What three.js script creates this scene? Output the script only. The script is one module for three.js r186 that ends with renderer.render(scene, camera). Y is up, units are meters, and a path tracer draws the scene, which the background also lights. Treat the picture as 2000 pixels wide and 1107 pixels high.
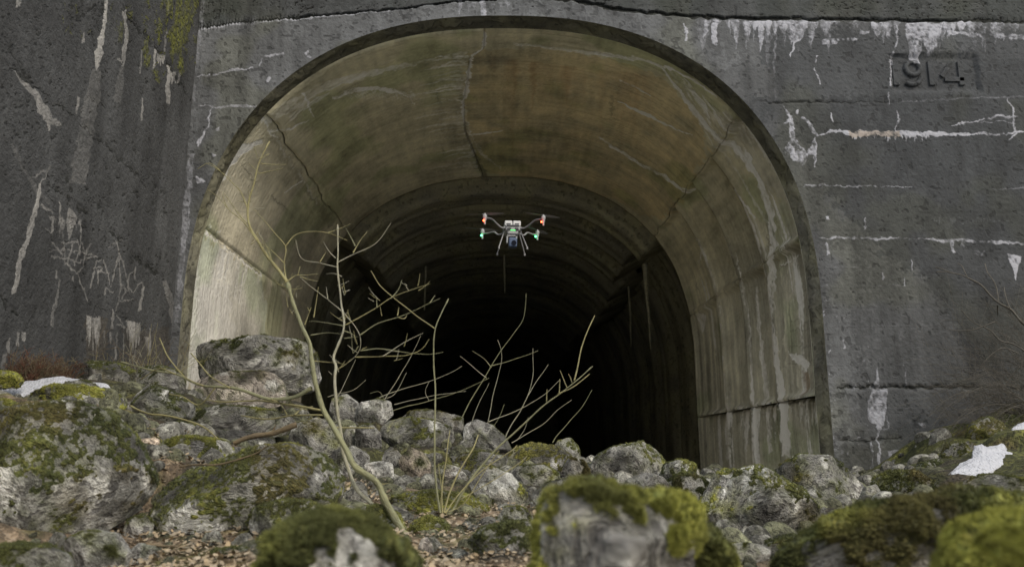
import * as THREE from 'three';
import { mergeGeometries, mergeVertices } from 'three/addons/utils/BufferGeometryUtils.js';
import { RoundedBoxGeometry } from 'three/addons/geometries/RoundedBoxGeometry.js';

// ------------------------------------------------------------------ camera, sky, sun, exposure
const scene = new THREE.Scene();
const EYE = 1.0, F = 1567, PITCH = THREE.MathUtils.degToRad(12);
const camera = new THREE.PerspectiveCamera(2 * THREE.MathUtils.radToDeg(Math.atan(553.5 / F)), 2000 / 1107, 0.1, 400);
camera.position.set(0, EYE, 0);
camera.rotation.x = PITCH;
camera.focus = 9.5;
camera.userData.fStop = 1.5;
const renderer = new THREE.WebGLRenderer({ antialias: true });
renderer.toneMapping = THREE.LinearToneMapping;
renderer.toneMappingExposure = 1.75;
renderer.shadowMap.enabled = true;
{
  // an overcast sky: brightest at the zenith, even all round
  const W = 128, H = 64, data = new Float32Array(W * H * 4);
  for (let j = 0; j < H; j++) for (let i = 0; i < W; i++) {
    const up = Math.sin(((j + 0.5) / H - 0.5) * Math.PI), l = up > 0 ? (0.34 + 0.66 * up) : 0.1, o = (j * W + i) * 4;
    data[o] = 0.96 * l; data[o + 1] = 0.985 * l; data[o + 2] = 1.01 * l; data[o + 3] = 1;
  }
  const sky = new THREE.DataTexture(data, W, H, THREE.RGBAFormat, THREE.FloatType);
  sky.mapping = THREE.EquirectangularReflectionMapping; sky.magFilter = THREE.LinearFilter; sky.needsUpdate = true;
  scene.background = sky; scene.environment = sky; scene.environmentIntensity = 1;
}
const sun = new THREE.DirectionalLight(0xfff1dc, 1.5);
sun.position.set(8, 10.5, 2); sun.target.position.set(0, 1, -9);
sun.castShadow = true; sun.shadow.radius = 50;
Object.assign(sun.shadow.camera, { left: -16, right: 16, top: 16, bottom: -16, near: 0.5, far: 60 });
scene.add(sun, sun.target);

// ------------------------------------------------------------------ helpers
const cP = Math.cos(PITCH), sP = Math.sin(PITCH), V3 = (x, y, z) => new THREE.Vector3(x, y, z);
function ray(px, py) { const u = (px - 1000) / F, v = (553.5 - py) / F; return [u, sP + v * cP, -cP + v * sP]; }
function at(px, py, d) { const r = ray(px, py), k = -d / r[2]; return V3(r[0] * k, EYE + r[1] * k, -d); }   // a pixel and a distance give a point
function rng(seed) { let s = seed | 0; return () => { s = (s + 0x6d2b79f5) | 0; let t = Math.imul(s ^ (s >>> 15), 1 | s); t = (t + Math.imul(t ^ (t >>> 7), 61 | t)) ^ t; return ((t ^ (t >>> 14)) >>> 0) / 4294967296; }; }
const PERM = new Uint16Array(1024), VAL = new Float32Array(512);
{ const r = rng(77), p = [...Array(512).keys()]; for (let i = 511; i > 0; i--) { const j = Math.floor(r() * (i + 1)); [p[i], p[j]] = [p[j], p[i]]; } for (let i = 0; i < 1024; i++) PERM[i] = p[i & 511]; for (let i = 0; i < 512; i++) VAL[i] = r() * 2 - 1; }
function n2(x, y) {
  const xi = Math.floor(x), yi = Math.floor(y); let fx = x - xi, fy = y - yi; fx = fx * fx * (3 - 2 * fx); fy = fy * fy * (3 - 2 * fy);
  const X = xi & 511, Y = yi & 511, X1 = (X + 1) & 511, Y1 = (Y + 1) & 511;
  const a = VAL[PERM[PERM[X] + Y]], b = VAL[PERM[PERM[X1] + Y]], c = VAL[PERM[PERM[X] + Y1]], d = VAL[PERM[PERM[X1] + Y1]];
  return (a + (b - a) * fx) * (1 - fy) + (c + (d - c) * fx) * fy;
}
function n3(x, y, z) {
  const zi = Math.floor(z); let f = z - zi; f = f * f * (3 - 2 * f);
  const a = (zi & 63) * 7.13, b = ((zi + 1) & 63) * 7.13, ox = (zi & 63) * 17.37, ox1 = ((zi + 1) & 63) * 17.37;
  const p = n2(x + ox, y + a); return p + (n2(x + ox1, y + b) - p) * f;
}
function f2(x, y, o) { let s = 0, a = 0.5; for (let i = 0; i < o; i++) { s += a * n2(x, y); x = x * 2.03 + 11.3; y = y * 2.03 + 5.7; a *= 0.5; } return s; }
function f3(x, y, z, o) { let s = 0, a = 0.5; for (let i = 0; i < o; i++) { s += a * n3(x, y, z); x = x * 2.03 + 3.1; y = y * 2.03 + 7.7; z = z * 2.03 + 1.9; a *= 0.5; } return s; }
const sst = (a, b, x) => { x = Math.min(1, Math.max(0, (x - a) / (b - a))); return x * x * (3 - 2 * x); };
const lerp = (a, b, t) => a + (b - a) * t, clamp = (x, a, b) => Math.min(b, Math.max(a, x));
const pairs = (a) => { const r = []; for (let i = 0; i < a.length; i += 2) r.push([a[i], a[i + 1]]); return r; };

const used = {};
function numbered(name) { const n = used[name] = (used[name] ?? -1) + 1; return n ? name + '_' + String(n).padStart(3, '0') : name; }
function tag(o, label, category, group, kind) { if (label) o.userData.label = label; if (category) o.userData.category = category; if (group) o.userData.group = group; if (kind) o.userData.kind = kind; return o; }
function thing(name, label, category, pos, group) { const o = new THREE.Group(); o.name = numbered(name); if (pos) o.position.copy(pos); scene.add(o); return tag(o, label, category, group); }
function part(name, geo, mat, parent, label) { const m = new THREE.Mesh(geo, mat); m.name = name; m.castShadow = m.receiveShadow = true; parent.add(m); if (label) m.userData.label = label; return m; }
function struct(name, geo, mat) { const m = new THREE.Mesh(geo, mat); m.name = numbered(name); m.castShadow = m.receiveShadow = true; m.userData.kind = 'structure'; scene.add(m); return m; }
function grid(nu, nv, fn, colour) {           // fn(a, b) -> [x, y, z, u, v]
  const P = new Float32Array((nu + 1) * (nv + 1) * 3), U = new Float32Array((nu + 1) * (nv + 1) * 2), C = colour && new Float32Array(P.length), I = new Uint32Array(nu * nv * 6);
  let k = 0;
  for (let j = 0; j <= nv; j++) for (let i = 0; i <= nu; i++, k++) {
    const p = fn(i / nu, j / nv, i, j); P[k * 3] = p[0]; P[k * 3 + 1] = p[1]; P[k * 3 + 2] = p[2]; U[k * 2] = p[3]; U[k * 2 + 1] = p[4];
    if (colour) { const c = colour(p, i / nu, j / nv); C[k * 3] = c[0]; C[k * 3 + 1] = c[1]; C[k * 3 + 2] = c[2]; }
  }
  k = 0;
  for (let j = 0; j < nv; j++) for (let i = 0; i < nu; i++) { const a = j * (nu + 1) + i, b = a + 1, c = a + nu + 1, d = c + 1; I[k++] = a; I[k++] = b; I[k++] = d; I[k++] = a; I[k++] = d; I[k++] = c; }
  const g = new THREE.BufferGeometry();
  g.setAttribute('position', new THREE.BufferAttribute(P, 3)); g.setAttribute('uv', new THREE.BufferAttribute(U, 2)); if (C) g.setAttribute('color', new THREE.BufferAttribute(C, 3));
  g.setIndex(new THREE.BufferAttribute(I, 1)); g.computeVertexNormals(); return g;
}

// ------------------------------------------------------------------ painted surfaces (colour and relief: lime, stains, cracks, moss, with some painted shade)
const TO8 = new Uint8Array(4097);
for (let i = 0; i <= 4096; i++) { const l = i / 4096; TO8[i] = Math.round(255 * (l <= 0.0031308 ? l * 12.92 : 1.055 * l ** (1 / 2.4) - 0.055)); }
const enc = (l) => TO8[l <= 0 ? 0 : l >= 1 ? 4096 : (l * 4096) | 0];
function texPair(W, H, shade, bumpRange, wrap = THREE.MirroredRepeatWrapping) {
  const C = new Uint8Array(W * H * 4), B = new Float32Array(W * H);
  const out = [0, 0, 0, 0];
  for (let j = 0, k = 0; j < H; j++) for (let i = 0; i < W; i++, k++) { shade(i, j, out); C[k * 4] = enc(out[0]); C[k * 4 + 1] = enc(out[1]); C[k * 4 + 2] = enc(out[2]); C[k * 4 + 3] = 255; B[k] = clamp(out[3] / bumpRange + 0.5, 0, 1); }
  const map = new THREE.DataTexture(C, W, H, THREE.RGBAFormat), bump = new THREE.DataTexture(B, W, H, THREE.RedFormat, THREE.FloatType);
  map.colorSpace = THREE.SRGBColorSpace;
  for (const t of [map, bump]) { t.magFilter = THREE.LinearFilter; t.wrapS = t.wrapT = wrap; t.needsUpdate = true; }
  return { map, bump };
}
class Surf {
  constructor(W, H, toUV, seed) { Object.assign(this, { W, H, toUV, r: rng(seed), m: {} }); }
  ctx(n) { if (!this.m[n]) { const c = document.createElement('canvas'); c.width = this.W; c.height = this.H; const x = c.getContext('2d'); x.fillStyle = '#000'; x.fillRect(0, 0, this.W, this.H); this.m[n] = x; } return this.m[n]; }
  fill(n, pts, a) {
    const x = this.ctx(n), g = Math.round(a * 255); x.fillStyle = `rgba(255,255,255,${a})`; x.beginPath(); let ok = 0;
    for (const p of pts) { const q = this.toUV(p[0], p[1]); if (!q) continue; const X = q[0] * this.W, Y = q[1] * this.H; ok++ ? x.lineTo(X, Y) : x.moveTo(X, Y); }
    if (ok > 2) { x.closePath(); x.fill(); }
  }
  // a band along photo-space points; w = one width or a width per point; jit = wander
  line(n, flat, w, a = 1, jit = 1.2) {
    const p = pairs(flat), L = [], R = [], ws = Array.isArray(w) ? w : null; const r = this.r;
    const dense = [];
    for (let i = 0; i < p.length - 1; i++) { const [x0, y0] = p[i], [x1, y1] = p[i + 1], k = Math.max(1, Math.round(Math.hypot(x1 - x0, y1 - y0) / 9)); for (let t = 0; t < k; t++) dense.push([lerp(x0, x1, t / k), lerp(y0, y1, t / k), (i + t / k) / (p.length - 1)]); }
    dense.push([...p[p.length - 1], 1]);
    for (let i = 0; i < dense.length; i++) { const a0 = dense[Math.max(0, i - 1)], a1 = dense[Math.min(dense.length - 1, i + 1)], l = Math.hypot(a1[0] - a0[0], a1[1] - a0[1]) || 1, nx = -(a1[1] - a0[1]) / l, ny = (a1[0] - a0[0]) / l;
      const t = dense[i][2] * ((ws?.length ?? 1) - 1), wi = ws ? lerp(ws[Math.floor(t)], ws[Math.min(ws.length - 1, Math.floor(t) + 1)], t % 1) : w, h = wi / 2 * (0.7 + 0.6 * r()), ox = (r() - 0.5) * 2 * jit, oy = (r() - 0.5) * 2 * jit;
      L.push([dense[i][0] + nx * h + ox, dense[i][1] + ny * h + oy]); R.push([dense[i][0] - nx * h + ox, dense[i][1] - ny * h + oy]); }
    this.fill(n, L.concat(R.reverse()), a);
  }
  poly(n, flat, a = 1) { this.fill(n, pairs(flat), a); }
  drips(n, flat, count, l0, l1, w0, w1, a0, a1, lean = 0) {
    const p = pairs(flat), r = this.r;
    for (let i = 0; i < count; i++) { const t = r() * (p.length - 1), k = Math.floor(t), x = lerp(p[k][0], p[k + 1][0], t % 1), y = lerp(p[k][1], p[k + 1][1], t % 1) - 1, l = l0 + (l1 - l0) * r() * r(), w = w0 + (w1 - w0) * r();
      this.line(n, [x, y, x + lean * l * 0.4, y + l * 0.4, x + lean * l + (r() - 0.5) * 3, y + l], [w, w * 0.8, 0.5], a0 + (a1 - a0) * r(), 0.5); }
  }
  spots(n, x0, y0, x1, y1, count, r0, r1, a) { const r = this.r; for (let i = 0; i < count; i++) { const x = lerp(x0, x1, r()), y = lerp(y0, y1, r()), R = r0 + (r1 - r0) * r() ** 3, pts = [], m = 0.5 + r(); for (let k = 0; k < 7; k++) { const t = k / 7 * 6.283; pts.push([x + Math.cos(t) * R * (0.6 + 0.6 * r()), y + Math.sin(t) * R * m * (0.6 + 0.6 * r())]); } this.fill(n, pts, a); } }
  done() { this.d = {}; for (const n in this.m) { const s = this.m[n].getImageData(0, 0, this.W, this.H).data, o = new Uint8Array(this.W * this.H); for (let i = 0; i < o.length; i++) o[i] = s[i * 4]; this.d[n] = o; } this.m = {}; }
  get(n, i, j) { const d = this.d[n]; if (!d) return 0; i = i < 0 ? 0 : i >= this.W ? this.W - 1 : i | 0; j = j < 0 ? 0 : j >= this.H ? this.H - 1 : j | 0; return d[j * this.W + i] / 255; }
}
function field(W, H) { const a = new Float32Array(W * H); return { a, W, H, get(u, v) { const x = clamp(u * W - 0.5, 0, W - 1.001), y = clamp(v * H - 0.5, 0, H - 1.001), i = x | 0, j = y | 0, fx = x - i, fy = y - j, k = j * W + i; return lerp(lerp(a[k], a[k + 1], fx), lerp(a[k + W], a[k + W + 1], fx), fy); } }; }

// ------------------------------------------------------------------ portal wall
const ZP = 12, PX0 = -5.4, PX1 = 9.2, PY0 = -1.5, PY1 = 8;                 // metres, y measured from the eye
const EXP = 2.36, CY = 2.19, CX = -0.15;
function profile(hw, crown, n) {               // polyline of the opening from the left foot over the crown to the right foot, equal steps
  const raw = []; const ry = crown - CY;
  for (let y = -2.4; y < CY; y += 0.05) raw.push([-hw, y]);
  for (let i = 0; i <= 600; i++) { const t = Math.PI * (1 - i / 600), c = Math.cos(t), s = Math.sin(t); raw.push([Math.sign(c) * hw * Math.abs(c) ** (2 / EXP), CY + ry * Math.max(0, s) ** (2 / EXP)]); }
  for (let y = CY - 0.05; y >= -2.4; y -= 0.05) raw.push([hw, y]);
  const L = [0]; for (let i = 1; i < raw.length; i++) L.push(L[i - 1] + Math.hypot(raw[i][0] - raw[i - 1][0], raw[i][1] - raw[i - 1][1]));
  const S = L[L.length - 1], pts = []; let k = 0;
  for (let i = 0; i <= n; i++) { const s = S * i / n; while (k < raw.length - 2 && L[k + 1] < s) k++; const t = clamp((s - L[k]) / (L[k + 1] - L[k] || 1), 0, 1); pts.push([lerp(raw[k][0], raw[k + 1][0], t), lerp(raw[k][1], raw[k + 1][1], t)]); }
  const nrm = pts.map((p, i) => { const a = pts[Math.max(0, i - 1)], b = pts[Math.min(n, i + 1)], l = Math.hypot(b[0] - a[0], b[1] - a[1]); return [-(b[1] - a[1]) / l, (b[0] - a[0]) / l]; });
  const get = (s, out) => { const x = clamp(s / S, 0, 1) * n, i = Math.min(n - 1, x | 0), f = x - i; return [lerp(pts[i][0], pts[i + 1][0], f), lerp(pts[i][1], pts[i + 1][1], f), lerp(nrm[i][0], nrm[i + 1][0], f), lerp(nrm[i][1], nrm[i + 1][1], f)]; };
  return { S, pts, nrm, get, hw, ry };
}
const ARRIS = profile(4.87, 7.06, 760), BARREL = profile(4.785, 6.97, 800), Z1 = 12.25, Z2 = 19.7, BX = -0.175;
const wallUV = (px, py) => { const p = at(px, py, ZP); return [(p.x - PX0) / (PX1 - PX0), (p.y - EYE - PY0) / (PY1 - PY0)]; };

const face = new Surf(2048, 1332, wallUV, 11), faceH = field(2048, 1332);
{
  const s = face;
  // the pour line under the parapet and the horizontal pour lines
  s.line('K', [360, 58, 400, 51, 500, 40, 640, 28, 780, 15, 905, 1, 1020, -6], 4, 1); s.line('K', [1020, -6, 1120, 0, 1180, 12, 1250, 23, 1380, 33, 1600, 37, 2000, 41, 2400, 44], [5, 7, 8, 8, 8, 7, 7, 6, 6, 6], 1, 1.5);
  s.poly('T', [300, 62, 400, 51, 500, 40, 640, 28, 780, 15, 905, 1, 1020, -6, 1120, 0, 1180, 12, 1250, 23, 1380, 33, 1600, 37, 2000, 41, 2500, 46, 2500, -300, 300, -300], 1);
  s.line('W', [392, 56, 450, 49, 560, 38, 700, 26, 790, 17], [3, 5, 4, 5, 2], 0.55);
  s.drips('W', [1370, 40, 1990, 46], 90, 10, 85, 3, 22, 0.12, 0.5); s.drips('W', [1440, 40, 1640, 42], 26, 20, 110, 4, 18, 0.15, 0.5); s.drips('W', [1860, 42, 1990, 46], 50, 15, 45, 4, 12, 0.2, 0.5);
  s.poly('W', [1770, 42, 1800, 40, 1835, 50, 1832, 92, 1815, 108, 1800, 75, 1797, 128, 1778, 118, 1772, 80], 0.6); s.drips('W', [1768, 44, 1838, 48], 22, 40, 80, 4, 12, 0.3, 0.6);
  s.poly('W', [1540, 45, 1570, 44, 1568, 75, 1545, 85], 0.45); s.poly('W', [1388, 46, 1402, 46, 1400, 88, 1390, 84], 0.6); s.line('W', [1567, 74, 1552, 84, 1545, 112], [3, 5, 2], 0.9); s.line('W', [1335, 46, 1340, 62, 1338, 80], [2, 5, 2], 0.8);
  s.line('W', [1606, 84, 1640, 76, 1676, 78], [8, 9, 5], 0.8); s.line('W', [1680, 62, 1700, 64], [7, 4], 0.6); s.line('W', [1850, 64, 1930, 68, 2000, 72, 2080, 74], [4, 8, 10, 6], 0.65); s.drips('W', [1930, 68, 2000, 72], 16, 8, 18, 4, 8, 0.4, 0.8);
  s.line('W', [1754, 48, 1750, 92, 1741, 118, 1740, 170], [4, 5, 4, 3], 0.8); s.line('W', [1738, 178, 1735, 204], [2, 2], 0.6); s.line('W', [1752, 216, 1754, 236, 1749, 256], [2, 4, 1], 0.8);
  s.line('W', [1596, 108, 1592, 124], 3, 0.8); s.line('W', [1592, 136, 1604, 163], 3, 0.8); s.line('W', [1620, 222, 1627, 238], [2, 5, 1], 0.9); s.line('W', [1515, 70, 1510, 170, 1518, 202], [3, 5, 2], 0.35); s.line('W', [1516, 46, 1514, 70], 8, 0.4);
  s.line('W', [1594, 264, 1616, 258, 1640, 257, 1665, 261, 1760, 261, 1860, 262, 1905, 261, 1950, 264, 2000, 258, 2100, 256], [3, 5, 6, 9, 10, 7, 4, 5, 3, 3], 0.85); s.drips('W', [1660, 262, 1815, 262], 40, 5, 20, 4, 10, 0.5, 0.9); s.poly('B', [1660, 256, 1760, 256, 1760, 268, 1660, 268], 0.6);
  s.line('W', [1860, 247, 1885, 240, 1920, 236, 1945, 226, 1975, 228, 1995, 226], [2, 3, 3, 4, 3, 2], 0.7); s.line('W', [1915, 240, 1960, 236, 1985, 240], 2, 0.6); s.line('W', [1967, 192, 1979, 215, 1982, 245, 1986, 262, 1968, 276], [2, 4, 4, 5, 2], 0.7);
  s.line('W', [1740, 200, 1830, 197, 1925, 191, 2060, 188], [1, 5, 3, 3], 0.28); s.line('K', [1500, 201, 1620, 200, 1762, 200], 2, 0.55);
  s.poly('W', [1526, 205, 1534, 212, 1546, 228, 1552, 250, 1556, 272, 1562, 284, 1576, 297, 1594, 268, 1595, 330, 1588, 302, 1570, 306, 1565, 318, 1548, 312, 1532, 292, 1545, 272, 1541, 240, 1530, 244, 1540, 232], 0.8); s.line('W', [1564, 230, 1580, 240, 1590, 258, 1598, 264], [4, 6, 7, 5], 0.8); s.spots('W', 1552, 212, 1560, 224, 3, 3, 5, 0.9);
  s.line('W', [1592, 300, 1594, 328], [5, 2], 0.8); s.drips('W', [1530, 292, 1590, 302], 18, 12, 40, 5, 14, 0.12, 0.35);
  s.line('W', [1568, 363, 1620, 364, 1700, 365, 1780, 366], [4, 4, 2, 1], 0.6); s.line('W', [1940, 369, 2080, 366], 3, 0.3); s.line('W', [1602, 360, 1602, 372], 5, 0.6);
  s.line('W', [1596, 464, 1660, 464, 1720, 466, 1800, 467, 1860, 470, 1900, 471, 2000, 475, 2100, 478], [3, 4, 5, 4, 6, 5, 5, 4], 0.6); s.line('W', [1858, 470, 1864, 494], [11, 4], 0.7); s.line('W', [1882, 471, 1882, 480], 8, 0.5); s.line('W', [1902, 493, 1924, 495], [8, 7], 0.5);
  s.poly('W', [1968, 497, 1996, 502, 1986, 530, 1983, 550, 1980, 540, 1977, 515], 0.75); s.line('W', [1613, 475, 1619, 498], [4, 6], 0.8); s.line('W', [1617, 424, 1618, 432], 5, 0.7); s.line('W', [1690, 425, 1691, 450], 2, 0.5);
  s.line('K', [1636, 757, 1720, 757, 1820, 757, 1915, 756, 2000, 760], [3, 4, 4, 4, 2], 0.9); s.line('K', [1640, 861, 1690, 862, 1760, 856], 3, 0.6);
  s.poly('W', [1712, 714, 1716, 740, 1721, 756, 1733, 760, 1734, 798, 1728, 825, 1716, 856, 1712, 830, 1700, 826, 1694, 795, 1700, 776, 1702, 758, 1708, 752], 0.62); s.line('W', [1716, 850, 1717, 880, 1718, 905], [4, 4, 7], 0.7); s.line('W', [1701, 862, 1706, 895, 1702, 925], [4, 3, 8], 0.6); s.line('W', [1722, 840, 1738, 838, 1735, 815], [2, 4, 3], 0.4);
  s.line('W', [1668, 750, 1666, 765], [3, 7], 0.35); s.line('W', [1766, 712, 1770, 740, 1771, 758], 2, 0.5); s.line('W', [1766, 560, 1767, 540], 2, 0.4); s.line('W', [1780, 506, 1782, 528], 2, 0.5); s.line('W', [1723, 532, 1725, 545], 3, 0.4); s.line('W', [1648, 660, 1650, 682], [2, 4], 0.7); s.line('W', [1758, 880, 1763, 920], [4, 12], 0.4); s.drips('W', [1735, 880, 1790, 880], 18, 15, 50, 3, 9, 0.2, 0.5); s.drips('W', [1645, 880, 1665, 885], 6, 15, 45, 2, 5, 0.3, 0.6);
  s.spots('W', 1605, 540, 1700, 920, 40, 1, 4, 0.55); s.spots('D', 1780, 812, 1800, 832, 4, 4, 9, 0.9); s.spots('W', 1788, 826, 1806, 836, 2, 5, 8, 0.4);
  s.line('W', [1640, 560, 1790, 557], 2, 0.15); s.line('W', [1610, 525, 1700, 522], 2, 0.25); s.line('W', [1650, 637, 1830, 634], 3, 0.12);
  // left haunch
  s.line('W', [383, 149, 402, 150, 428, 143, 452, 138, 492, 133], [4, 5, 4, 5, 2], 0.85); s.line('W', [504, 132, 510, 114], 3, 0.6); s.line('W', [516, 110, 552, 105], [4, 6], 0.75); s.line('W', [406, 150, 406, 164], [4, 1], 0.7);
  s.line('W', [386, 206, 430, 210, 470, 206, 500, 208], [2, 4, 6, 3], 0.5); s.line('W', [412, 214, 406, 232, 406, 246, 398, 262, 386, 290], [3, 4, 2, 6, 2], 0.75); s.line('W', [400, 262, 384, 284], [3, 6], 0.7); s.poly('W', [412, 296, 424, 304, 414, 308], 0.8); s.poly('W', [378, 344, 394, 346, 402, 354, 384, 358], 0.8);
  s.spots('W', 518, 150, 530, 158, 3, 3, 5, 0.8); s.spots('W', 596, 102, 606, 112, 3, 3, 6, 0.8); s.spots('W', 420, 250, 428, 264, 2, 3, 5, 0.6); s.line('W', [944, -20, 942, 12, 946, 40], [18, 9, 8], 0.65); s.line('W', [897, -10, 896, 30], [12, 3], 0.4); s.line('W', [757, 56, 760, 72, 757, 84], 3, 0.6); s.line('W', [612, 136, 614, 150], 2, 0.4);
  s.drips('W', [880, 6, 1000, 4], 12, 8, 26, 6, 14, 0.1, 0.28);
  s.line('W', [395, -20, 386, 60, 376, 200], [16, 12, 5], 0.3); s.line('W', [372, 300, 362, 420, 352, 520, 342, 640], [10, 14, 10, 8], 0.38); 
  s.line('D', [1738, 107, 1800, 105, 1850, 105, 1900, 106], 4, 0.85); s.line('D', [1741, 104, 1740, 170], 5, 0.85); s.line('D', [1822, 110, 1824, 170], 4, 0.5); s.line('D', [1760, 160, 1775, 168, 1795, 164, 1800, 152], 4, 0.7); s.line('D', [1838, 155, 1860, 128, 1858, 150, 1896, 153], 4, 0.5); s.line('D', [1758, 179, 1788, 180], 3, 0.8); s.line('D', [1840, 178, 1880, 178], 4, 0.8);  // shaded edges of the date panel and its numerals, painted as dark lines
  // dark run-off below the parapet; wide fields of damp stain plus painted side shade
  s.drips('D', [1400, 190, 1980, 190], 70, 60, 520, 16, 60, 0.08, 0.26); s.drips('D', [1640, 240, 1990, 240], 40, 100, 500, 20, 70, 0.08, 0.2); s.drips('D', [1760, 270, 1770, 270], 3, 80, 200, 30, 40, 0.4, 0.5);
  s.poly('D', [1460, 60, 2000, 60, 2300, 60, 2300, 1000, 1960, 820, 1820, 560, 1700, 470, 1600, 360, 1540, 200], 0.5); s.poly('D', [1700, 120, 2300, 110, 2300, 640, 1900, 480, 1720, 260], 0.45);
  s.poly('D', [1760, 820, 1960, 760, 2200, 700, 2200, 1000, 1640, 1000, 1700, 930], 0.3);
  s.poly('P', [380, 40, 950, 0, 1300, 40, 1460, 120, 1300, 130, 1000, 40, 760, 80, 560, 180, 420, 330, 380, 320], 0.6); s.poly('P', [1590, 480, 1690, 480, 1660, 900, 1630, 900], 0.55);   // sandier, paler concrete round the arch
  // faint writing and marks
  const wr = (flat, a = 0.3) => s.line('W', flat, 1.6, a, 0.4);
  wr([1826, 437, 1829, 423]); wr([1836, 437, 1838, 423]); wr([1827, 431, 1837, 430]); wr([1842, 436, 1843, 436]); wr([1848, 426, 1852, 436, 1857, 428, 1861, 436, 1865, 427]); wr([1870, 424, 1882, 424, 1871, 436, 1884, 436]); wr([1888, 425, 1890, 436, 1896, 430, 1901, 436, 1903, 424]); wr([1908, 426, 1909, 436, 1917, 435, 1918, 427, 1909, 428]); wr([1922, 436, 1923, 427, 1931, 428, 1932, 436]); wr([1936, 431, 1944, 429, 1939, 436, 1946, 434]); wr([1950, 433, 1962, 430, 1970, 433, 1980, 430]);
  s.line('D', [1893, 196, 1894, 206, 1899, 206, 1901, 196], 3, 0.85); s.line('D', [1899, 206, 1895, 218], 3, 0.85);
  const faint = (f) => s.line('W', f, 7, 0.09, 0.5); faint([1710, 645, 1710, 680]); faint([1710, 646, 1728, 648, 1728, 662, 1710, 664]); faint([1760, 640, 1760, 682]); faint([1784, 642, 1762, 662, 1786, 682]);
  s.done();
  const W = s.W, H = s.H, mx = (PX1 - PX0) / W, my = (PY1 - PY0) / H;
  var faceTex = texPair(W, H, (i, j, o) => {
    const x = PX0 + i * mx, y = PY0 + j * my;
    const wx = n2(x * 9, y * 9) * 2.6 + n2(x * 31, y * 31) * 1.6, wy = n2(x * 9 + 50, y * 9) * 2.6 + n2(x * 31 + 40, y * 31) * 1.6, I = i + wx, J = j + wy;
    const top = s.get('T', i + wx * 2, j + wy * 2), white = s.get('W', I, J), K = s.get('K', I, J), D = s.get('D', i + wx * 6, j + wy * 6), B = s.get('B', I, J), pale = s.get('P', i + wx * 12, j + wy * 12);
    const big = f2(x * 0.55, y * 0.45, 4), mid = f2(x * 2.6, y * 2.2, 4), fine = f2(x * 24, y * 24, 3), streak = f2(x * 5.5, y * 0.35, 4), grain = VAL[(i * 7 + j * 131 + ((i * j) >> 3)) & 511];
    const boards = Math.sin(y * 21 + n2(x * 0.4, y) * 0.6), bl = sst(0.93, 1, boards);
    let l = 0.076 * (1 + 0.55 * big + 0.38 * mid + 0.5 * streak + 0.22 * fine + 0.07 * grain);
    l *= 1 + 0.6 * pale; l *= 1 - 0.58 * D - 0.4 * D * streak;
    const pores = sst(0.33, 0.45, f2(x * 13, y * 13, 2) + 0.12 * big + 0.1 * pale), pit = sst(0.3, 0.4, n2(x * 30, y * 36) * 0.6 + n2(x * 70, y * 75) * 0.25 - 0.5 + 0.4 * f2(x * 1.1 + 7, y * 1.1, 2) + 0.3 * top + 0.1 * pale);
    l *= 1 - 0.38 * pores; 
    let r = l * (0.95 - 0.04 * D), g = l, b = l * (1.06 + 0.05 * D);
    const ol = sst(0.05, 0.35, f2(x * 1.1 + 20, y * 1.1, 3)) * 0.35; b *= 1 - ol * 0.35; 
    const dk = top * (0.5 + 0.5 * sst(-0.25, 0.3, big + mid)); r *= 1 - 0.55 * dk; g *= 1 - 0.52 * dk; b *= 1 - 0.55 * dk;
    const k = Math.max(K, pit * (0.55 + 0.45 * top)); r *= 1 - 0.8 * k; g *= 1 - 0.78 * k; b *= 1 - 0.82 * k;  // pits darkened in the colour in place of the shade inside them
    const wv = 0.88 * sst(0.0, 1.05, white * (0.8 + 1.0 * mid + 0.9 * fine + 0.35 * streak));  r = lerp(r, lerp(0.38, 0.33, B), wv); g = lerp(g, lerp(0.39, 0.26, B), wv); b = lerp(b, lerp(0.44, 0.18, B), wv);
    o[0] = r; o[1] = g; o[2] = b;
    const hg = -0.045 * K - 0.016 * pit - 0.02 * top + 0.006 * wv; faceH.a[j * W + i] = hg;
    o[3] = 0.006 * fine + 0.004 * grain * 0.4 - 0.006 * pores - 0.008 * pit - 0.0012 * bl + 0.01 * mid * 0.4 + 0.004 * wv - 0.012 * K;
  }, 0.06);
}
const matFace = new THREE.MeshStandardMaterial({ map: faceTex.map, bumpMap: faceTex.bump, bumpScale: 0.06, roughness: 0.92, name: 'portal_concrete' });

const portal = thing('portal_wall', 'tall stained grey concrete portal wall with the arched tunnel mouth and the date 1914', 'concrete wall', V3(0, 0, 0));
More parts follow.
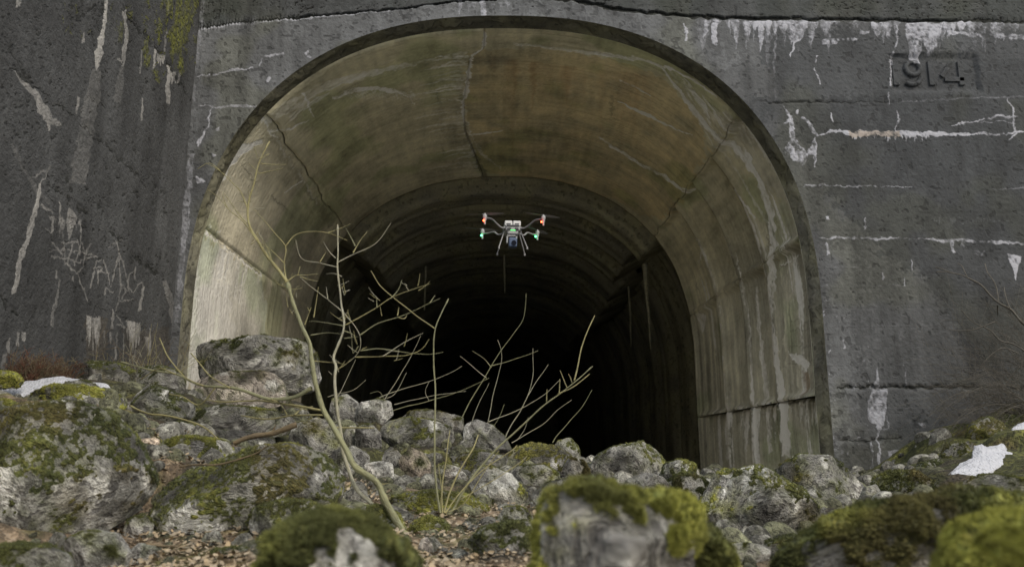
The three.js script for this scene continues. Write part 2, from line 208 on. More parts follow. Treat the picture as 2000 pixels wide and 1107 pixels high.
// the date panel is let into the wall
const dp = { x0: at(1741, 106, ZP).x, x1: at(1908, 106, ZP).x, y0: at(1800, 176, ZP).y - EYE, y1: at(1800, 106, ZP).y - EYE };
{
  const nt = 230, ns = ARRIS.pts.length - 1;
  const g = grid(ns, nt, (a, b, i, j) => {
    const p = ARRIS.pts[i], x0 = p[0] + CX, y0 = p[1], s = ARRIS.S * a;
    let ex, ey;                                                                 // where the ray out of the opening leaves the wall
    if (y0 <= CY) { ex = x0 < CX ? -5.3 : 11.5; ey = y0; if (x0 > CX) ey = y0; }
    else { const dx = x0 - CX, dy = (y0 - CY) * 1.0, k = Math.min(dx < 0 ? (-5.3 - CX) / dx : 99, dx > 0 ? (11.5 - CX) / dx : 99, dy > 0 ? (9.6 - CY) / dy : 99); ex = CX + dx * k; ey = CY + dy * k; }
    const t = b ** 1.25, x = lerp(x0, ex, t), y = lerp(y0, ey, t), u = (x - PX0) / (PX1 - PX0), v = (y - PY0) / (PY1 - PY0);
    let h = faceH.get(clamp(u, 0, 1), clamp(v, 0, 1)) * sst(0, 0.012, b);
    const ins = Math.min(x - dp.x0, dp.x1 - x, y - dp.y0, dp.y1 - y); if (ins > -0.02) h = Math.min(h, -0.055 * sst(-0.015, 0.015, ins));
    h += 0.012 * f2(x * 0.8, y * 0.8, 3) * sst(0, 0.05, b);
    return [x, y + EYE, -ZP + h, u, v];
  });
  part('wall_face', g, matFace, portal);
  // chamfer round the opening
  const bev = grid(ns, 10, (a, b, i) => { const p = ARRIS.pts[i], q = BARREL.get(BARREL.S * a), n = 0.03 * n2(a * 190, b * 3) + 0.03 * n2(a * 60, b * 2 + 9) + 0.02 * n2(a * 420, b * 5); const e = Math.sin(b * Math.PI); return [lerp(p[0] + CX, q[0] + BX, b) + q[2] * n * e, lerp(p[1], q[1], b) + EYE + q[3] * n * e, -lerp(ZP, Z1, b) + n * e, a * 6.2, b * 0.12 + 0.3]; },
    (p, a, b) => { const up = sst(4.2, 6.6, p[1]), n = f2(a * 130, b * 2, 3), m = sst(-0.1, 0.25, f2(a * 40, b * 1.2 + 3, 3)); const pale = [0.52, 0.52, 0.48], dark = [0.21, 0.205, 0.155], g = lerp(0, 1, clamp(up * 0.8 + m * 0.45, 0, 1)); return dark.map((d, k) => lerp(pale[k], d, g) * (1 + n * 0.6)); });  // random stain, plus underside shade painted darker towards the crown
  portal.userData.bevel = undefined; delete portal.userData.bevel;
  var bevelGeo = bev;
}

// ------------------------------------------------------------------ tunnel
const shift = (d) => -0.02 * (d - 12);
const inside = (px, py, d) => { const p = at(px, py, d), x = Math.abs(p.x - BX - shift(d)) / BARREL.hw, y = Math.max(0, (p.y - EYE - CY) / BARREL.ry); return x ** EXP + y ** EXP < 1; };
function barrelSD(px, py) {
  let a = 12.2, b = a; const out = !inside(px, py, a); while (!out && b < 24 && inside(px, py, b)) { a = b; b += 0.25; } if (b >= 24) return null;
  for (let i = 0; i < 14 && !out; i++) { const m = (a + b) / 2; if (inside(px, py, m)) a = m; else b = m; }
  const p = at(px, py, a), x = p.x - BX - shift(a), y = p.y - EYE; let best = 9e9, k = 0;
  for (let i = 0; i < BARREL.pts.length; i++) { const q = BARREL.pts[i], e = (q[0] - x) ** 2 + (q[1] - y) ** 2; if (e < best) { best = e; k = i; } }
  const q = BARREL.pts[k], m = BARREL.nrm[k], e = clamp((x - q[0]) * -m[1] + (y - q[1]) * m[0], -0.03, 0.03);
  return [BARREL.S * k / (BARREL.pts.length - 1) - e, a];
}
const TD0 = 12.2, TD1 = 20;
const lining = new Surf(2048, 1024, (px, py) => { const q = barrelSD(px, py); return q && [q[0] / BARREL.S, (q[1] - TD0) / (TD1 - TD0)]; }, 23);
// joints: s as a function of depth, from points along each joint
function joint(flat, dflt) { const t = pairs(flat).map((p) => barrelSD(...p)).filter(Boolean).sort((a, b) => a[1] - b[1]); return (d) => { if (d <= t[0][1]) return t[0][0]; for (let i = 0; i < t.length - 1; i++) if (d <= t[i + 1][1]) return lerp(t[i][0], t[i + 1][0], (d - t[i][1]) / (t[i + 1][1] - t[i][1] || 1)); return t[t.length - 1][0]; }; }
const sAtY = (y, side) => { let best = 9e9, k = 0; BARREL.pts.forEach((p, i) => { if (Math.sign(p[0]) === side && Math.abs(p[1] - y) < best) { best = Math.abs(p[1] - y); k = i; } }); return BARREL.S * k / (BARREL.pts.length - 1); };
const jCrown = joint([945, 70, 944, 95, 918, 112, 912, 160, 905, 200, 908, 255, 928, 305, 944, 348]);
const wob = (k) => (d) => 0.05 * n2(d * 1.9, k) + 0.025 * n2(d * 6, k + 5);
const w1 = wob(1), w2 = wob(8), w3 = wob(15);
const jL = (d) => sAtY(5.45, -1) + w1(d), jR = (d) => sAtY(5.4, 1) + w2(d), jLL = () => sAtY(3.5, -1), jRL = (d) => sAtY(3.35, 1) + w3(d) * 0.4, jRB = () => sAtY(0.88, 1);
{
  const s = lining;
  // crown joint: pale lime one side, dark damp the other
  s.line('W', [946, 62, 944, 90, 920, 108, 914, 150, 911, 175, 903, 200, 905, 240], [9, 8, 8, 7, 8, 6, 3], 0.6); s.line('D', [906, 240, 912, 268, 930, 308, 946, 348], [6, 8, 9, 10], 0.8); s.line('W', [914, 250, 940, 300, 980, 330], [4, 6, 2], 0.2);
  for (let k = 0; k < 34; k++) { const y = 100 + k * 7.2, x = 906 + (y < 200 ? (200 - y) * 0.09 : (y - 200) * 0.22), l = 30 + 80 * s.r(); s.line('W', [x, y, x - l * 0.5, y + 1 + l * 0.02, x - l, y + 4 + l * 0.1], [6, 4, 1], 0.1 + 0.16 * s.r()); }
  s.line('W', [648, 190, 672, 178, 700, 172, 730, 170, 770, 176, 800, 188], [3, 7, 7, 9, 6, 2], 0.45); for (let k = 0; k < 22; k++) { const x = 668 + k * 6.2, l = 10 + 20 * s.r(); s.line('W', [x, 176, x + l * 0.8, 178 + l * 0.7], [4, 1], 0.22); } s.line('W', [800, 186, 806, 202], 2, 0.5); s.line('W', [800, 182, 850, 176, 905, 168], 2, 0.3); s.line('W', [860, 190, 905, 196], 2, 0.3); s.line('W', [850, 108, 908, 106], 2, 0.3);
  s.line('D', [853, 176, 853, 198], 3, 0.7); s.line('D', [866, 98, 866, 110], 3, 0.6); s.line('D', [860, 248, 861, 262], 3, 0.5); s.line('D', [867, 286, 868, 300], 3, 0.5);
  // lime washed over the edge near the mouth
  s.line('W', [515, 238, 560, 206, 620, 172, 690, 148, 760, 132, 850, 112], [14, 22, 20, 14, 10, 4], 0.22); s.line('W', [560, 230, 590, 208, 640, 180], [8, 12, 4], 0.22);
  s.line('W', [590, 178, 594, 194, 602, 206, 610, 226], [5, 4, 3, 2], 0.5); s.line('W', [526, 256, 560, 250, 600, 232], [3, 3, 2], 0.35); s.line('W', [508, 228, 524, 252, 540, 272], [6, 6, 4], 0.3);
  s.line('W', [512, 274, 470, 292, 440, 322, 414, 368, 398, 420], [6, 22, 24, 22, 14], 0.55); s.line('W', [420, 330, 400, 375, 385, 440, 376, 520, 372, 600, 366, 660], [10, 16, 20, 24, 26, 28], 0.32); 
  s.poly('L', [372, 448, 395, 460, 440, 486, 510, 540, 520, 600, 520, 720, 360, 760, 352, 600], 1); s.poly('L2', [385, 455, 420, 480, 440, 560, 470, 720, 360, 760, 356, 560], 1);
  s.line('W', [384, 448, 412, 462, 436, 480, 474, 510, 512, 540], [4, 5, 3, 4, 2], 0.5); s.line('K', [384, 446, 414, 460, 440, 480, 516, 538], 3, 0.5);
  s.line('W', [437, 490, 430, 542], [9, 7], 0.55); s.line('W', [446, 492, 438, 545], [4, 3], 0.4); s.line('W', [465, 520, 458, 582], [7, 4], 0.4); s.line('W', [474, 528, 466, 590], [6, 3], 0.4); s.line('W', [482, 520, 474, 570], [4, 2], 0.3);
  s.drips('D', [505, 545, 585, 600], 26, 40, 150, 6, 22, 0.1, 0.28); s.poly('D', [520, 545, 590, 600, 590, 720, 530, 720], 0.35);
  // brown crown bay
  s.poly('B', [914, 100, 1060, 92, 1200, 118, 1290, 150, 1345, 205, 1385, 290, 1340, 370, 1300, 430, 1250, 420, 1140, 370, 1000, 345, 945, 335, 915, 255, 905, 200], 1);
  s.line('W', [1208, 197, 1230, 210, 1266, 225, 1300, 243, 1350, 262], [2, 5, 6, 4, 2], 0.6); s.line('W', [1168, 268, 1210, 295, 1250, 320, 1300, 345, 1345, 380], [2, 6, 5, 7, 6], 0.42); s.line('W', [1212, 156, 1240, 168, 1270, 186], [3, 4, 2], 0.35); s.line('W', [915, 264, 980, 255], [3, 2], 0.35); s.line('D', [1200, 190, 1197, 215, 1194, 228], [5, 7, 5], 0.5); s.line('D', [1178, 232, 1208, 230], 3, 0.4);
  s.drips('B2', [940, 110, 1280, 150], 70, 60, 220, 5, 20, 0.05, 0.15); s.line('W', [1000, 84, 1100, 96, 1200, 108, 1260, 118, 1300, 134], [4, 5, 7, 6, 4], 0.28); s.line('W', [1296, 130, 1310, 134, 1320, 138, 1360, 160, 1400, 190], [5, 6, 3, 5, 3], 0.4);
  s.line('W', [1290, 130, 1345, 200, 1375, 240, 1430, 300, 1470, 360, 1492, 420, 1502, 480], [3, 8, 10, 9, 9, 10, 9], 0.4); s.line('W', [1500, 480, 1502, 560, 1500, 628, 1510, 690, 1520, 754, 1526, 830, 1528, 890], [10, 10, 11, 9, 10, 12, 14], 0.42); s.line('D', [1486, 420, 1500, 480, 1510, 560, 1516, 640, 1522, 720], [8, 12, 14, 12, 8], 0.5);
  for (let k = 0; k < 40; k++) { const t = s.r(), x = lerp(1300, 1560, t), y = lerp(120, 330, t) + 20 * s.r(), l = 30 + 90 * s.r(); s.line(s.r() < 0.6 ? 'W' : 'D', [x, y, x + l * 0.5, y + l * 0.7, x + l * 0.75, y + l * 1.2], [2, 6, 1], 0.1 + 0.2 * s.r()); }
  s.line('W', [1440, 300, 1450, 320, 1452, 330], [3, 8, 2], 0.5); s.line('W', [1432, 370, 1452, 400, 1472, 430], [4, 3, 2], 0.5); s.line('W', [1540, 330, 1560, 380, 1580, 440, 1590, 520], [6, 10, 10, 12], 0.25);
  s.line('W', [1344, 205, 1400, 290, 1440, 350, 1490, 440], 3, 0.2); s.line('K', [1596, 466, 1560, 490, 1512, 522], 3, 0.6); s.line('W', [1592, 470, 1556, 492, 1512, 520], 3, 0.35); s.line('K', [1610, 772, 1570, 778, 1527, 787, 1462, 796, 1419, 806], 4, 0.85); s.line('W', [1600, 780, 1530, 794, 1460, 804], 2, 0.3);
  s.line('W', [1465, 560, 1472, 650, 1482, 760, 1490, 880], [3, 5, 6, 6], 0.3); s.line('W', [1405, 600, 1412, 700, 1418, 800], [3, 4, 4], 0.3); s.line('W', [1422, 806, 1422, 900], [5, 6], 0.4); s.line('W', [1400, 810, 1402, 900], 4, 0.3); s.line('W', [1362, 615, 1365, 650], [12, 4], 0.4); s.line('W', [1355, 490, 1350, 520], [6, 2], 0.3);
  s.drips('D', [1390, 480, 1590, 480], 50, 60, 420, 5, 26, 0.08, 0.26); s.drips('D', [1540, 500, 1600, 500], 8, 200, 420, 10, 26, 0.12, 0.26); s.drips('W', [1400, 800, 1600, 770], 40, 40, 130, 2, 7, 0.1, 0.3); s.drips('D', [1420, 806, 1520, 790], 26, 30, 120, 5, 16, 0.1, 0.3); s.poly('D', [1420, 800, 1500, 790, 1505, 850, 1425, 880], 0.28);
  s.poly('W', [1528, 688, 1550, 694, 1560, 708, 1556, 722, 1545, 712, 1538, 700], 0.7); s.line('B2', [1553, 722, 1556, 740, 1556, 770], [10, 9, 6], 0.5); s.line('D', [1562, 530, 1572, 518, 1574, 510], 3, 0.8); s.line('D', [1500, 866, 1512, 876, 1520, 885], 3, 0.6);
  for (const [d0, k] of [[14.1, 0], [15.5, 1], [17.1, 2], [18.4, 3], [13.2, 4]]) for (let e = 0; e < 26; e++) { const u = sAtY(5.4, 1) / BARREL.S, a = u + 0.012 + 0.27 * s.r() , len = 0.02 + 0.07 * s.r(), o = (s.r() - 0.5) * 0.25, lime = s.r() < 0.5, dd = d0 + (lime ? -0.1 : 0.22) + o; const w = 0.02 + 0.09 * s.r(), x = s.ctx(lime ? 'W' : 'D'); x.fillStyle = `rgba(255,255,255,${0.12 + 0.3 * s.r()})`; x.beginPath(); for (const [p, q] of [[0, 0], [0.3, w], [0.7, w * 0.8], [1, 0], [0.7, -w * 0.7], [0.3, -w * 0.6]]) x.lineTo((a + len * p) * s.W, (dd + q - TD0) / (TD1 - TD0) * s.H); x.closePath(); x.fill(); }
  for (const y of [560, 618, 636, 670, 700]) s.line('K', [1530, y + 10, 1570, y], 2, 0.4);
  s.poly('H', [1400, 295, 1460, 345, 1500, 400, 1520, 520, 1540, 900, 1650, 940, 1640, 460, 1560, 300, 1480, 210, 1440, 220], 1);
  // haunch, pier side
  for (const c of [[560, 206, 655, 420], [596, 364, 620, 400]]) s.line('D', [c[0], c[1], c[2], c[3]], 3, 0.25);
  s.line('D', [532, 268, 560, 308, 600, 370, 648, 440], [14, 18, 12, 16], 0.55, 4); s.line('W', [540, 276, 570, 320, 620, 400], [4, 6, 3], 0.2, 3); s.line('K', [470, 320, 500, 356], 2, 0.6); s.line('K', [528, 380, 560, 412], 2, 0.6); s.line('W', [556, 376, 590, 354], 2, 0.4); s.line('D', [610, 190, 640, 230], 2, 0.3);
  s.poly('N', [520, 440, 560, 400, 620, 430, 630, 480, 590, 560, 550, 560], 0.4);
  s.done();
  const W = s.W, H = s.H, mx = BARREL.S / W, my = (TD1 - TD0) / H, sM = BARREL.S / 2;
  var liningTex = texPair(W, H, (i, j, o) => {
    const S = i * mx, d = TD0 + j * my, wx = n2(S * 8, d * 8) * 3 + n2(S * 26, d * 26) * 1.6, wy = n2(S * 8 + 60, d * 8) * 3 + n2(S * 26 + 9, d * 26) * 1.6, I = i + wx, J = j + wy;
    const white = s.get('W', I, J), D = s.get('D', i + wx * 2, j + wy * 2), K = s.get('K', I, J), B = s.get('B', i + wx * 3, j + wy * 3), B2 = s.get('B2', I, J), L = s.get('L', i + wx * 3, j + wy * 3), L2 = s.get('L2', i + wx * 8, j + wy * 8), Hh = s.get('H', i + wx * 8, j + wy * 8), N = s.get('N', i + wx * 8, j + wy * 8);
    const side = (S - sM) / sM, wallness = sst(0.4, 0.62, Math.abs(side));
    const big = f2(S * 0.5, d * 0.6, 4), mid = f2(S * 2.2, d * 2.4, 4), fine = f2(S * 20, d * 20, 3), run = f2(S * 0.2 + 9, d * 7.5, 5), run2 = f2(S * 0.6 + 30, d * 21, 4), grain = VAL[(i * 13 + j * 57 + ((i * j) >> 4)) & 511];
    const qt = (1 - 0.6 * L) * (0.4 + 0.6 * wallness); let l = 1 + 0.45 * big + 0.42 * mid + 0.25 * f2(S * 9, d * 1.1, 3) * (1 - wallness) + (0.38 * run + 0.22 * run2) * qt + 0.18 * fine + 0.05 * grain;
    let c = [0.51, 0.475, 0.33];
    const mixc = (t, k) => { c[0] = lerp(c[0], t[0], k); c[1] = lerp(c[1], t[1], k); c[2] = lerp(c[2], t[2], k); };
    if (side < 0) mixc([0.56, 0.525, 0.41], sst(0.28, 0.45, -side)); else mixc([0.5, 0.485, 0.39], wallness);
    mixc([0.53, 0.45, 0.27], B * clamp(0.85 + 0.8 * mid + 0.4 * big, 0, 1));
    mixc([0.5, 0.48, 0.39], Hh * 0.7); mixc([0.66, 0.65, 0.6], L * 0.85); mixc([0.68, 0.67, 0.64], L2 * 0.7);
    if (side > 0) l *= 1 + 0.2 * run * wallness;
    l *= 1 - 0.55 * D * (0.8 + mid) - 0.3 * N; l *= 1 - 0.75 * K;
    const gr = sst(0.08, 0.36, f2(S * 0.9 + 4, d * 0.9, 3)); mixc([c[0] * 0.72, c[1] * 0.8, c[2] * 0.66], gr * 0.8);
    mixc([0.3, 0.15, 0.06], B2 * 0.8);
    const wv = sst(0.04, 0.8, white * 1.7 * (0.85 + 0.8 * mid + 0.6 * fine + 0.4 * run2));
    o[0] = lerp(c[0] * l, 0.8, wv); o[1] = lerp(c[1] * l, 0.79, wv); o[2] = lerp(c[2] * l, 0.75, wv);
    o[3] = 0.006 * fine + 0.012 * mid * 0.5 + 0.006 * run2 + 0.005 * wv - 0.012 * K + 0.0015 * grain;
  }, 0.06);
}
const matLining = new THREE.MeshStandardMaterial({ map: liningTex.map, bumpMap: liningTex.bump, bumpScale: 0.06, roughness: 0.85, name: 'lining_concrete' });
// plain streaked concrete for the bays farther in, 4 m across
const plainTex = texPair(1024, 1024, (i, j, o) => { const x = i / 256, y = j / 256, m = f2(x * 2, y * 2, 4), f = f2(x * 22, y * 22, 3), r = f2(x * 0.6, y * 6, 4), p = sst(0.3, 0.42, f2(x * 12 + 3, y * 12, 2) + 0.3 * m), l = 1 + 0.4 * m + 0.5 * r + 0.25 * f - 0.35 * p; o[0] = 0.31 * l; o[1] = 0.3 * l; o[2] = 0.24 * l * (1 - 0.2 * m); o[3] = 0.007 * f + 0.008 * m - 0.008 * p; }, 0.06);
const matPlain = new THREE.MeshStandardMaterial({ map: plainTex.map, bumpMap: plainTex.bump, bumpScale: 0.06, roughness: 0.9, vertexColors: true, name: 'bevel_concrete' });
const matDeep = new THREE.MeshStandardMaterial({ map: plainTex.map, color: new THREE.Color().setRGB(0.85, 0.83, 0.7), bumpMap: plainTex.bump, bumpScale: 0.06, roughness: 0.9, name: 'inner_concrete' });
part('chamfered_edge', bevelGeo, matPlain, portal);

const tunnel = thing('railway_tunnel', 'deep dark arched concrete tunnel with stained lining bays running back from the portal wall', 'tunnel', V3(0, 0, 0));
const barrelPoint = (S, d, off) => { const q = BARREL.get(S); return [q[0] + BX + shift(d) + q[2] * off, q[1] + EYE + q[3] * off, -d]; };
// shallow steps of the formwork on the side beyond jR: each bay a little prouder towards its outer end
const steps = [Z1, 14.1, 15.5, 17.1, Z2];
function flute(d, amp) { let k = 0; while (k < 3 && d > steps[k + 1]) k++; const t = clamp((d - steps[k]) / (steps[k + 1] - steps[k]), 0, 1); return amp * (1 - t) * sst(0, 0.07, t) + (k ? -amp * 0.2 * sst(0.9, 1, t) : 0); }
function bay(name, sa, sb, nS, amp, drop, label) {
  const nD = 130, D0 = Z1, D1 = Z2;
  const g = grid(nS, nD, (a, b) => {
    const d = lerp(D0, D1, b), s0 = sa(d), s1 = sb(d), S = lerp(s0, s1, a), e0 = (S - s0), e1 = (s1 - S), wid = 0.035 + 0.02 * n2(d * 5, S), e = Math.min(sa.end ? 9 : e0, sb.end ? 9 : e1);
    let off = drop + flute(d, amp) * (sa.end || sb.end ? 1 : sst(0.0, 0.14, e)) + 0.02 * f2(S * 1.3, d * 1.6, 3);
    off += 0.03 * (1 - sst(0, wid * 0.6, e)); if (d < D0 + 0.02) off = 0; off += 1.4 * sst(0.985, 1, b);
    const p = barrelPoint(S, d, off); return [...p, S / BARREL.S, (d - TD0) / (TD1 - TD0)];
  });
  return part(name, g, matLining, tunnel, label);
}
const s0 = Object.assign(() => 0, { end: 1 }), sE = Object.assign(() => BARREL.S, { end: 1 });
bay('lining_panel', s0, jLL, 90, 0, 0, 'pale grey lime-washed lining panel'); bay('lining_panel', jLL, jL, 60, 0, 0.0); bay('lining_panel', jL, jCrown, 130, 0, -0.03, 'grey-olive crown lining panel'); bay('lining_panel', jCrown, jR, 130, 0, 0.0, 'brown-stained crown lining panel');
bay('lining_panel', jR, jRL, 90, 0.27, 0.02); bay('lining_panel', jRL, jRB, 70, 0.27, 0.02); bay('lining_panel', jRB, sE, 70, 0.26, 0.03);
// the stepped arches beyond
const rings = [Z2, 21.7, 23.4, 25.6, 27.9, 30.6, 33.6, 37, 41, 46, 52, 59, 67, 76];
for (let k = 0; k < rings.length - 1; k++) {
  const D0 = rings[k] - 0.1, D1 = rings[k + 1], r = rng(k + 5);
  const prof = (t) => lerp(0.75, -0.05, sst(0.08, 0.7, t)) - 0.05 * sst(0.86, 0.9, t) * (1 - sst(0.985, 1, t));
  const seg = (name, a0, a1, extra) => { const g = grid(Math.round(110 * (a1 - a0) / BARREL.S) + 12, 26, (a, b) => { const d = lerp(D0, D1, b), S = lerp(a0, a1, a), e = Math.min(S - a0, a1 - S); const p = barrelPoint(S, d, prof(b) + extra + 0.03 * f2(S * 1.6, d * 1.2, 3) + (extra ? 0.05 : 1.3) * (1 - sst(0, 0.06, e))); return [...p, S / 4, d / 4 + k * 0.37]; }); part(name, g, matDeep, tunnel); };
  const c0 = sAtY(5.45 - r() * 0.25, -1), c1 = sAtY(5.4 - r() * 0.35, 1);
  seg('side_wall', 0, c0 + 0.3, 1.15); seg('arch_ring', c0, c1, 0); seg('side_wall', c1 - 0.3, BARREL.S, 1.05);
}
{ // outside of the tube and its far end
  const g = grid(90, 4, (a, b) => { const d = lerp(12.05, 77, b), p = barrelPoint(BARREL.S * a, d, 2.3); return [...p, a * 6, d / 4]; });
  part('outer_shell', g, matDeep, tunnel);
  const e = new THREE.PlaneGeometry(22, 18); e.translate(-1.5, 4, -76.5); part('end_wall', e, matDeep, tunnel);
}
// date panel with raised numerals
{
  const matNum = matFace;
  const uvFace = (g) => { const p = g.attributes.position, u = g.attributes.uv; for (let i = 0; i < p.count; i++) u.setXY(i, (p.getX(i) - PX0) / (PX1 - PX0), (p.getY(i) - EYE - PY0) / (PY1 - PY0)); return g; };
  const panel = new THREE.Group(); panel.name = 'date_panel'; portal.add(panel);
  const h = dp.y1 - dp.y0, y0 = dp.y0 + EYE;
  const bar = (x, y, w, hh, rot = 0) => { const g = new RoundedBoxGeometry(w, hh, 0.06, 2, 0.008); if (rot) g.rotateZ(rot); g.translate(x, y, -ZP - 0.05); return g; };
  const X = (px) => at(px, 140, ZP).x, Y = (py) => at(1820, py, ZP).y, num = (gs) => part('numeral', uvFace(mergeGeometries(gs.map((g) => { const q = g.index ? g.toNonIndexed() : g; return q; }))), matNum, panel);
  num([bar(X(1752), Y(141), 0.1, 0.42)]);
  { const t = new THREE.TorusGeometry(0.115, 0.042, 8, 28); t.translate(X(1787), Y(131), -ZP - 0.045); const tail = new THREE.TorusGeometry(0.15, 0.04, 8, 20, 2.1); tail.rotateZ(-2.3); tail.translate(X(1783), Y(146), -ZP - 0.045); num([t, tail]); }
  num([bar(X(1822), Y(141), 0.095, 0.42)]);
  num([bar(X(1852), Y(134), 0.07, 0.3, -0.62), bar(X(1866), Y(153), 0.32, 0.075), bar(X(1880), Y(141), 0.085, 0.42)]);
}

// ------------------------------------------------------------------ wing wall
const WD = V3(0.0747, 0, 1).normalize(), WC = V3(-5.15, 0, -12);           // direction towards the camera
const WQ = 7, wingUV = (px, py) => { // where the sight line meets the wall
  const r = ray(px, py), nx = WD.z, nz = -WD.x, k = (WC.x * nx + WC.z * nz) / (r[0] * nx + r[2] * nz); if (k < 0) return null; const x = r[0] * k, z = r[2] * k; return [((x - WC.x) * WD.x + (z - WC.z) * WD.z) / WQ, (r[1] * k - PY0) / (PY1 - PY0)];
};
const wing = new Surf(1100, 1400, wingUV, 31), wingH = field(1100, 1400);
{
  const s = wing;
  for (const [l, w, a] of [[[235, 15, 290, 75, 345, 158, 372, 195], [5, 7, 6, 2], 0.9], [[20, 130, 120, 210, 215, 290, 280, 358], [5, 3, 6, 5], 0.8], [[150, 172, 215, 216], 4, 0.8], [[0, 62, 40, 130, 60, 160], 6, 0.7], [[90, 352, 160, 408, 230, 470, 290, 522, 320, 546], [4, 6, 5, 9, 3], 0.95], [[60, 350, 110, 395, 150, 430], 3, 0.6], [[170, 590, 240, 618, 300, 645], 2, 0.6], [[0, 580, 30, 612, 40, 618], 5, 0.9], [[220, 470, 280, 510], 4, 0.7], [[110, 300, 140, 330], 3, 0.4]]) s.line('K', l, w, a, 2);
  s.spots('O', 0, 0, 350, 640, 520, 0.8, 3.4, 0.7); s.spots('O', 130, 0, 210, 40, 50, 2, 7, 0.7); s.spots('O', 0, 60, 130, 380, 170, 1, 5, 0.75); s.spots('O', 100, 340, 330, 540, 100, 1.5, 5, 0.8);  // pit spots, painted dark further down as shaded hollows
  s.line('W', [209, -10, 203, 40, 196, 78, 190, 112, 188, 138], [6, 7, 12, 15, 3], 0.85, 0.8); s.line('W', [188, 140, 180, 190, 165, 270, 150, 360], [16, 26, 30, 34], 0.2, 2); s.line('W', [242, 22, 246, 60, 241, 112, 239, 130], [9, 6, 9, 3], 0.6); s.line('W', [229, 112, 238, 120], 7, 0.6); s.line('W', [238, 130, 228, 200], [10, 14], 0.16);
  s.poly('W', [22, 138, 36, 146, 58, 168, 72, 180, 88, 206, 102, 228, 121, 244, 112, 248, 98, 240, 96, 260, 91, 244, 72, 218, 64, 192, 40, 164], 0.62); s.line('W', [152, 190, 148, 224], [3, 5], 0.7); s.line('W', [163, 62, 162, 84], [3, 6], 0.6); s.line('W', [34, -8, 33, 14], 10, 0.7); s.line('W', [277, 194, 275, 238], [3, 5], 0.7); s.line('W', [276, 100, 272, 145], [2, 3], 0.4); s.line('W', [323, 10, 324, 28], 3, 0.6); s.line('W', [322, 62, 318, 102], 4, 0.35);
  s.line('W', [302, 98, 299, 132], [5, 4], 0.7); for (const x of [308, 313, 318]) s.line('W', [x, 108, x - 1, 126], [5, 2], 0.65); s.line('W', [329, 130, 326, 176, 327, 205], [7, 8, 5], 0.75); for (const x of [335, 341, 348]) s.line('W', [x, 142, x - 1, 164], [5, 2], 0.7);
  s.line('W', [76, 360, 73, 392, 66, 420, 56, 450, 44, 490, 36, 520, 27, 576], [3, 9, 12, 8, 9, 11, 8], 0.7); s.line('W', [78, 398, 104, 418], [5, 2], 0.5); s.line('W', [99, 320, 76, 362], 3, 0.4); s.poly('W', [132, 404, 142, 410, 152, 424, 138, 460, 134, 470, 128, 432], 0.5); s.line('W', [117, 392, 115, 440], [3, 6], 0.6); s.line('W', [156, 428, 154, 440], 5, 0.5); s.drips('W', [92, 420, 160, 440], 22, 10, 50, 2, 6, 0.2, 0.6); s.line('W', [88, 446, 98, 456, 104, 442], 3, 0.6);
  s.line('W', [118, 548, 115, 570, 103, 612, 101, 638], [4, 4, 6, 5], 0.6); s.line('W', [110, 528, 110, 546], 4, 0.5); s.line('W', [140, 540, 140, 550], 4, 0.5); s.drips('W', [170, 618, 208, 622], 12, 40, 110, 4, 9, 0.35, 0.7); s.drips('W', [245, 625, 272, 632], 10, 30, 80, 4, 9, 0.35, 0.7); s.line('W', [280, 560, 273, 608], [4, 6], 0.5); s.line('W', [220, 604, 218, 640], [3, 6], 0.6); s.line('W', [293, 640, 292, 694], [3, 6], 0.6); s.line('W', [46, 648, 44, 672], 6, 0.6); s.line('W', [36, 652, 34, 680], 5, 0.5); s.line('W', [18, 664, 17, 690], 6, 0.5); s.line('W', [10, 690, 6, 720], [8, 14], 0.3); s.line('W', [225, 676, 225, 700], 5, 0.6); s.drips('W', [150, 640, 300, 660], 20, 20, 70, 2, 5, 0.2, 0.5); s.poly('B', [168, 620, 210, 622, 205, 710, 165, 710], 0.5); s.poly('B', [240, 640, 330, 640, 330, 720, 250, 720], 0.45);
  s.line('W', [320, 550, 336, 600, 342, 650], [8, 14, 16], 0.3); s.line('W', [90, 330, 60, 352], 3, 0.3); s.line('W', [20, 280, 60, 360, 96, 400], 8, 0.12);
  // chalk scribbles
  const ch = (f, a = 0.5) => s.line('W', f, 2.8, a, 0.5);
  ch([132, 520, 140, 480, 150, 470, 156, 500]); ch([145, 520, 158, 474, 166, 500, 176, 476]); ch([96, 492, 130, 488, 190, 502]); ch([100, 500, 150, 512, 188, 500]); ch([174, 566, 186, 512, 196, 508]); ch([188, 556, 190, 528, 212, 536]); ch([200, 508, 216, 560, 230, 500, 236, 560, 226, 610]); ch([192, 522, 186, 526, 192, 532, 198, 526, 192, 522]); ch([232, 510, 238, 506, 248, 548, 252, 570, 238, 556]); ch([262, 530, 252, 536, 250, 560, 260, 572, 272, 556, 278, 552, 281, 566]); ch([264, 520, 262, 548]); ch([204, 574, 206, 564, 222, 570]); ch([130, 516, 152, 540, 170, 590]); ch([238, 584, 246, 570, 240, 562]); ch([232, 588, 262, 586]); ch([224, 470, 236, 510]); ch([150, 536, 160, 520, 170, 486]); ch([120, 478, 150, 474]); ch([228, 616, 240, 636, 226, 632, 244, 640]); ch([100, 470, 122, 500]); ch([124, 460, 128, 520], 0.25); ch([210, 484, 240, 470], 0.2);
